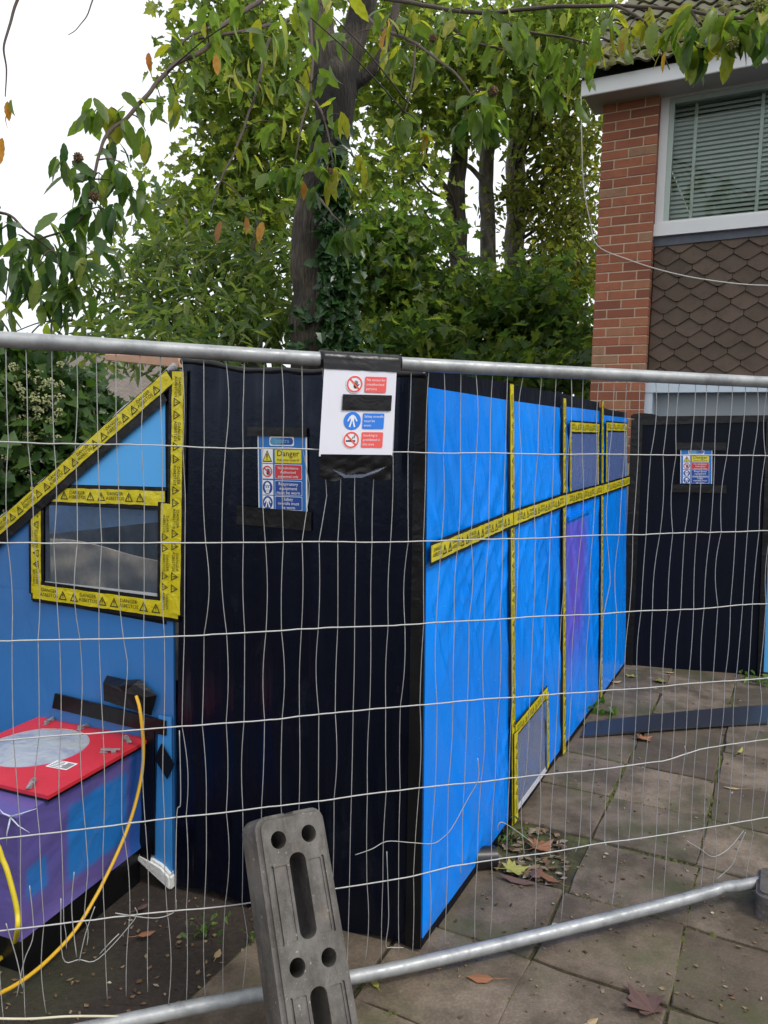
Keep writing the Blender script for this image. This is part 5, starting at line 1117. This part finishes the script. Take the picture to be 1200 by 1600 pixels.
CLS = [(300, 112, 5.9, 4, .08, G), (250, 150, 5.7, 4, .07, G), (335, 60, 6.2, 5, .10, G), (215, 160, 5.5, 3, .06, G), (360, 120, 6.6, 4, .09, G), (410, 130, 6.8, 4, .09, G), (380, 230, 6.5, 4, .08, G), (505, 110, 6.6, 4, .09, G), (540, 60, 6.4, 4, .09, G), (500, 230, 6.2, 4, .07, G), (560, 250, 6.2, 4, .08, G), (180, 225, 5.2, 5, .08, D_), (215, 300, 5.1, 4, .07, D_), (60, 455, 4.8, 6, .1, D_), (172, 168, 5.3, 7, .08, G), (150, 175, 5.3, 4, .07, G), (196, 190, 5.3, 3, .05, G), (228, 205, 5.5, 3, .05, 'gy'), (112, 260, 5.0, 8, .10, D_), (160, 275, 5.0, 9, .11, D_), (200, 262, 5.1, 6, .08, D_ + 'g'), (146, 318, 4.9, 8, .10, D_), (172, 330, 4.9, 6, .08, D_), (104, 350, 4.9, 6, .08, D_ + 'g'), (120, 395, 4.8, 7, .09, D_), (150, 395, 4.8, 6, .09, D_), (38, 372, 4.7, 8, .10, D_), (20, 400, 4.7, 9, .11, D_), (60, 415, 4.7, 8, .11, D_), (8, 335, 4.7, 4, .06, D_), (95, 452, 4.8, 6, .08, D_ + 'g'), (120, 462, 4.8, 5, .07, 'dg'), (8, 480, 4.6, 3, .06, 'gg'), (75, 485, 4.8, 4, .08, 'gd'), (20, 520, 4.9, 8, .13, D_), (90, 525, 5.0, 8, .14, D_),
          (280, 165, 5.9, 3, .06, G), (270, 60, 5.9, 6, .10, G), (320, 25, 6.0, 6, .11, G), (385, 20, 5.2, 5, .10, G, .20), (440, 50, 6.6, 8, .14, G), (470, 90, 6.6, 6, .11, G), (452, 120, 6.5, 4, .08, G), (500, 5, 5.0, 5, .10, G, .2), (465, 10, 4.8, 4, .09, G, .21),
          (520, 160, 6.1, 2, .03, 'yg'), (535, 180, 6.1, 2, .03, 'yg'), (488, 200, 6.3, 3, .05, G), (430, 270, 6.2, 6, .07, 'gd'), (452, 275, 6.2, 5, .07, 'gd'), (482, 262, 6.1, 3, .05, G), (520, 265, 6.0, 6, .08, 'ggy'), (492, 292, 6.1, 4, .06, 'gd'), (428, 190, 6.5, 3, .05, G),
          (552, 365, 6.2, 9, .08, 'gd'), (536, 372, 6.2, 5, .06, 'gd'), (598, 78, 6.4, 2, .03, 'yg'), (625, 80, 5.9, 5, .07, G), (660, 80, 5.7, 4, .06, G), (634, 185, 5.6, 6, .06, G), (660, 205, 5.6, 4, .05, 'gy'), (622, 185, 5.6, 3, .04, G), (745, 165, 5.2, 10, .09, 'gggd'), (770, 175, 5.2, 8, .08, 'ggd'), (725, 185, 5.2, 5, .06, 'gd'), (765, 140, 5.2, 4, .05, G), (700, 60, 5.9, 4, .08, G), (740, 38, 5.8, 4, .07, G),
          (800, 40, 5.6, 6, .11, G), (830, 75, 5.6, 7, .11, G), (865, 60, 5.6, 6, .10, G), (885, 100, 5.6, 6, .10, G), (850, 130, 5.6, 5, .09, G), (815, 110, 5.7, 5, .10, G), (905, 75, 5.5, 4, .08, G), (780, 70, 5.8, 4, .09, G), (930, 65, 5.4, 5, .07, 'gy'), (950, 30, 5.2, 4, .07, 'gy'), (875, 155, 5.6, 3, .07, G), (700, 20, 6, 5, .1, G), (760, 10, 5.8, 5, .1, G),
          (1050, 40, 4.8, 6, .08, G), (1085, 45, 4.7, 8, .08, 'ggd'), (1100, 65, 4.7, 7, .08, 'ggd'), (1130, 30, 4.6, 7, .08, G), (1160, 25, 4.6, 7, .08, G), (1185, 45, 4.5, 6, .07, 'gd'), (1190, 15, 4.5, 5, .07, G), (1140, 55, 4.6, 5, .06, G), (1070, 15, 4.8, 5, .08, G), (1010, 20, 5.0, 4, .07, 'gy'), (980, 48, 5.0, 3, .05, 'gyo'), (600, 15, 6.0, 5, .1, G), (640, 30, 6.0, 5, .1, G)]
for a in sorted(CLS, key=lambda q: q[2]): cluster(*a)
for kd, mb in REST.items(): tag(mb.build('foliage', MESH[kd][0].materials[0], ch), kind='stuff')
# spiny husks
def husk(px, py, Y_, r, mat):
    bm = bmesh.new(); bmesh.ops.create_icosphere(bm, subdivisions=2, radius=r)
    for f in list(bm.faces):
        c = f.calc_center_median(); nn = c.normalized(); vs_ = [v for v in f.verts]
        tipv = bm.verts.new(c + nn * r * .55 + Vector(rng.normal(0, .12 * r, 3)))
        for a, b_ in zip(vs_, vs_[1:] + vs_[:1]):
            try: bm.faces.new((c.lerp(a.co, .5) and a, b_, tipv))
            except ValueError: pass
        bm.faces.remove(f)
    me = bpy.data.meshes.new('husk'); bm.to_mesh(me); bm.free(); me.materials.append(mat); link('husk', me, ch, Matrix.Translation(atY(px, py, Y_)))
M_HUSK = plain('brown husk', (.16, .10, .055), .9, 0, .3); M_HUSKG = plain('green husk', (.22, .24, .06), .9, 0, .3)
for a in [(770, 143, 5.15, .026, M_HUSK), (122, 246, 4.95, .024, M_HUSK), (146, 306, 4.9, .024, M_HUSK), (676, 60, 5.8, .022, M_HUSK), (1145, 68, 4.55, .026, M_HUSKG), (1188, 8, 4.5, .028, M_HUSKG), (515, 268, 6.0, .022, M_HUSK)]: husk(*a)
print('leaf objs', sum(1 for o in bpy.data.objects if o.name.startswith('leaf')))

# ================================================================== ivy on the trunk
iv = thing('ivy', 'dark ivy climbing the right side of the chestnut trunk', 'ivy', gbase(530, 600, 7.8))
IVM = leafmat('ivy leaf', [(.012, .040, .012), (.022, .062, .018), (.038, .085, .024)], True, .3, .15); IVM2 = leafmat('ivy leaf mass', [(.012, .040, .012), (.022, .062, .018), (.038, .085, .024)], False, .3, .15)
mb = MB(); mb.add([(x, y, -.12 * x * x + .2 * abs(y)) for x, y in IVYL[0]], IVYL[1]); IVY = mb.mesh('leaf', IVM)
tip_pts = []
for k in range(900):
    y_ = rng.uniform(235, 545); f_ = (y_ - 240) / 300; x_ = rng.normal(514 + 14 * f_, 15 + 9 * f_)
    if x_ < 494 + rng.uniform(-4, 10): continue
    dd = .30 - .004 * abs(x_ - 505) + rng.uniform(0, .10); tip_pts.append((atY(x_, y_, 8 - max(.02, dd)), k))
for p_, k in tip_pts[:260]:
    M = Matrix.Translation(p_) @ Matrix.Rotation(-math.pi / 2 + rng.normal(0, .7), 4, 'Z') @ Matrix.Rotation(rng.uniform(.6, 1.5), 4, 'Y') @ Matrix.Rotation(rng.normal(0, .5), 4, 'X')
    s_ = rng.uniform(.07, .12); link('leaf', IVY, iv, M @ Matrix.Diagonal((s_, s_, s_, 1)))
rest = [p_ for p_, _ in tip_pts[260:]] + [atY(rng.normal(508, 16), rng.uniform(190, 300), 7.85) for _ in range(60)] + [atY(rng.normal(470, 12), rng.uniform(470, 560), 7.7) for _ in range(30)]
tag(leaf_cloud('foliage', IVM2, np.array(rest), .095, IVYL, iv, 1.0, .15, np.array([0, -2.0, 0])), kind='stuff')
MB().tube(catmull([atY(*q) for q in [(515, 560, 7.75), (510, 480, 7.74), (505, 400, 7.75), (512, 320, 7.78), (520, 240, 7.8)]], 6), .015, 6).build('stem', M_TWIG, iv)

# ================================================================== flowering ivy hedge at the left
hd = thing('ivy_hedge', 'dense flowering ivy hedge at left behind the sloping roof edge', 'hedge', gbase(60, 700, 5.2))
HDM = leafmat('hedge leaf', [(.026, .065, .020), (.048, .10, .026), (.085, .145, .034)], False, .33, .3)
pos, cl = blob_points([(40, 690, 90, 110, 5.0, .35, 130), (-30, 640, 70, 120, 4.8, .3, 60), (120, 640, 45, 60, 5.4, .3, 40), (60, 800, 110, 110, 5.0, .35, 90), (20, 585, 60, 40, 5.0, .3, 36), (150, 700, 50, 60, 5.5, .3, 30)], 14, .17)
leaf_cloud('crown', HDM, pos, .085, IVYL, hd, .8, .15, np.array([0, -.9, 0]))
mst = MB()
for k in range(9): x_ = -40 + k * 24; mst.tube(catmull([gbase(x_, 700, 5.1), atY(x_ + 10, 800, 5.1), atY(x_ - 6, 640, 5.1)], 5), [.02, .018, .016, .015, .014, .013, .012, .01, .008, .007, .005], 5)
mst.build('stems', M_TWIG, hd)
M_UMB = plain('ivy flower', (.34, .36, .17), .8, 0, .3)
def umbel():
    bm = bmesh.new()
    for k in range(16):
        d = Vector(rng.normal(0, 1, 3)); d.z = abs(d.z); d.normalize(); bmesh.ops.create_cube(bm, size=.0075, matrix=Matrix.Translation(d * .026))
    me = bpy.data.meshes.new('flower'); bm.to_mesh(me); bm.free(); me.materials.append(M_UMB); return me
UM = [umbel() for _ in range(3)]
for k in range(120):
    x_, y_ = (rng.uniform(-10, 95), rng.uniform(570, 690)) if k < 80 else (rng.uniform(-10, 60), rng.uniform(680, 760))
    link('flower', random.choice(UM), hd, Matrix.Translation(atY(x_, y_, 4.62 + rng.uniform(0, .2))) @ Matrix.Rotation(rng.uniform(0, 6), 4, 'Z') @ Matrix.Rotation(rng.normal(.5, .4), 4, 'X'))
# ================================================================== weeds, fallen leaves and litter
WM = leafmat('weed leaf', [(.05, .12, .02), (.09, .18, .03), (.16, .24, .05)], False, .45, .35)
def weed(name, label, px, py, n, rad, size, shape=OVAL, z=.03):
    c = gr(px, py, 0.0); o = thing(name, label, 'plant', c)
    pos = np.array([c + np.array([rng.normal(0, rad), rng.normal(0, rad), z + abs(rng.normal(0, rad * .6))]) for _ in range(n)])
    leaf_cloud('foliage', WM, pos, size, shape, o, .5, .4)
    m = MB()
    for q in pos[::3]: m.tube([c, (c + q) / 2 + np.array([0, 0, .01]), q], [.0016, .0012, .0008], 4)
    m.build('stem', M_TWIG, o)
weed('weed', 'bright green leafy weed at the foot of the blue wall beside the board', 938, 1118, 22, .055, .085)
weed('weed', 'small feathery weed beside the black pipe end', 798, 1316, 40, .045, .035, LANCE)
weed('weed', 'low green seedlings in the soil below the black front panel', 322, 1468, 26, .05, .028)
weed('weed', 'pale weed sprouting beside the far corner of the paving', 1178, 1068, 16, .05, .075)
weed('weed', 'tiny green sprig beside the grey rubber foot', 398, 1480, 9, .02, .026)
BRM = [plain('dry brown leaf', (.16, .085, .05), .7, 0, .3, 30), plain('russet leaf', (.24, .10, .045), .7, 0, .3, 30), plain('yellow green leaf', (.30, .29, .07), .6, 0, .3, 30), plain('purplish brown leaf', (.115, .062, .048), .7, 0, .3, 30), plain('pale tan leaf', (.34, .25, .13), .7, 0, .3, 30)]
def dead_leaf(px, py, L, kind, mt, label, az=None, z=.022, curl=.35):
    tv, tf = kind; m = MB(); az = rng.uniform(0, 6.28) if az is None else az; ca, sa = math.cos(az), math.sin(az); c = gr(px, py, z)
    vs = []
    for x, y in tv:
        h = curl * L * ((x - .5) ** 2 + y * y) * rng.uniform(.5, 1.3); X_, Y_ = (x - .45) * L, y * L; vs.append((c[0] + X_ * ca - Y_ * sa, c[1] + X_ * sa + Y_ * ca, z + h))
    m.add(vs, tf)
    m.tube([np.array(vs[0]), np.array(vs[0]) + np.array([-ca, -sa, .05]) * L * .22, np.array(vs[0]) + np.array([-ca, -sa * .8, .12]) * L * .5], [.0014, .0011, .0009], 4); m.smooth = False
    o = m.build('fallen_leaf', BRM[mt]); return tag(o, label, 'leaf', 'fallen leaves on the paving')
for a in [(1002, 1565, .125, LOBED, 3, 'large brown lobed leaf near the bottom edge of the paving', 1.9), (752, 1530, .085, OVAL, 1, 'flat russet leaf on the paving below the bottom rail', 3.0), (586, 1537, .05, OVAL, 2, 'small yellow leaf on the paving just below the rail near the foot', 2.0),
          (848, 1322, .12, LOBED, 1, 'russet leaf on the soil where a slab is missing, farthest back', .6), (808, 1358, .10, LOBED, 2, 'yellow green leaf lying beside the black pipe end', .2), (812, 1378, .15, LANCE, 3, 'curled brown leaf in front of the yellow leaf by the pipe', 2.8), (856, 1372, .13, LANCE, 1, 'curled russet leaf at the right of the missing slab', 2.2), (838, 1366, .10, OVAL, 3, 'purplish leaf in the middle of the missing slab', 1.0),
          (1008, 1154, .10, LOBED, 1, 'russet leaf tucked against the dark board', .4), (962, 1066, .09, OVAL, 4, 'tan leaf at the far foot of the blue wall', .3), (986, 1056, .075, LOBED, 2, 'yellow leaf before the black partition near the blue wall', .8), (1032, 1064, .11, LOBED, 2, 'pale yellow leaf standing before the black partition', 1.4), (1046, 1051, .07, OVAL, 4, 'tan leaf close under the black partition', 0), (1156, 1174, .10, LANCE, 2, 'long yellowish leaf on the paving right of the dark board', .9), (1145, 1232, .08, LANCE, 4, 'slender tan leaf on the paving at right', 2.9),
          (1183, 1396, .035, OVAL, 1, 'tiny orange leaf beside the pale fence foot', 1), (228, 1460, .06, OVAL, 1, 'reddish leaf on the dark soil left of the rubber foot', .5), (340, 1492, .05, OVAL, 4, 'pale curled leaf scrap on the dark soil', 1.5), (925, 1597, .045, OVAL, 4, 'tan leaf scrap at the bottom edge of the paving', .5), (222, 1418, .05, OVAL, 3, 'brown leaf on soil under the white foam edge', .9)]:
    dead_leaf(*a)
# crumbs of litter
def litter(name, label, n, region, mats, smin, smax, z=.018, test=None):
    m = MB(); k = 0
    while k < n:
        x_, y_ = rng.uniform(region[0], region[1]), rng.uniform(region[2], region[3])
        if test and not test(x_, y_): continue
        c = gr(x_, y_, 0.0); az = rng.uniform(0, 6.28); L = rng.uniform(smin, smax) * .5; W_ = L * rng.uniform(.25, .8); ca, sa = math.cos(az), math.sin(az)
        P_ = [(-L, 0), (0, -W_), (L, 0), (0, W_)]; vs = [(c[0] + x * ca - y * sa, c[1] + x * sa + y * ca, z + rng.uniform(0, .006)) for x, y in P_] + [(c[0], c[1], z - .004)]
        m.add(vs, [(0, 1, 2), (0, 2, 3), (1, 0, 4), (2, 1, 4), (3, 2, 4), (0, 3, 4)]); k += 1
    return tag(m.build(name, mats), label, 'litter', kind='stuff')
LM = leafmat('litter crumb', [(.05, .03, .02), (.16, .09, .05), (.26, .20, .12), (.10, .06, .03), (.42, .38, .30)], False, .8, .0)
litter('leaf_litter', 'crumbs of leaf and twig scattered over the paving', 300, (640, 1200, 1060, 1600), LM, .006, .022, .019, lambda x, y: GP(0, 0, 0) is not None and RW.n @ (gr(x, y) - C0) > .02)
litter('leaf_litter', 'crumbs of leaf scattered over the dark soil', 260, (-50, 560, 1395, 1600), LM, .005, .026, .004)
litter('leaf_litter', 'brown leaf fragments heaped where the slab is missing', 150, (752, 886, 1296, 1396), LM, .02, .055, .012, lambda x, y: .58 < RW.x @ (gr(x, y) - C0) < .98 and .0 < RW.n @ (gr(x, y) - C0) < .31)
MOS = plain('joint moss', (.075, .085, .018), .95, 0, .5, 60, .8, 200)
m = MB()
for k in range(1500):
    if rng.random() < .6: a, b_ = rng.uniform(-.9, 3.4), random.choice([.33, .755, 1.18]) + rng.normal(0, .006)
    else: a, b_ = random.choice(AL[2:10]) + rng.normal(0, .006), rng.uniform(.0, 1.3)
    if noise.noise(Vector((a * 2.3, b_ * 2.3, 1))) < .02: continue
    r_ = rng.uniform(.006, .015); c = GP(a, b_, .006)
    ring = [c + np.array([math.cos(t) * r_, math.sin(t) * r_, 0]) for t in np.linspace(0, 2 * math.pi, 6, endpoint=False)]
    m.add(ring + [c + np.array([0, 0, r_ * .7 + .006])], [(j, (j + 1) % 6, 6) for j in range(6)])
m.smooth = True; tag(m.build('moss', MOS), 'green moss tufts along the slab joints', 'moss', kind='stuff')
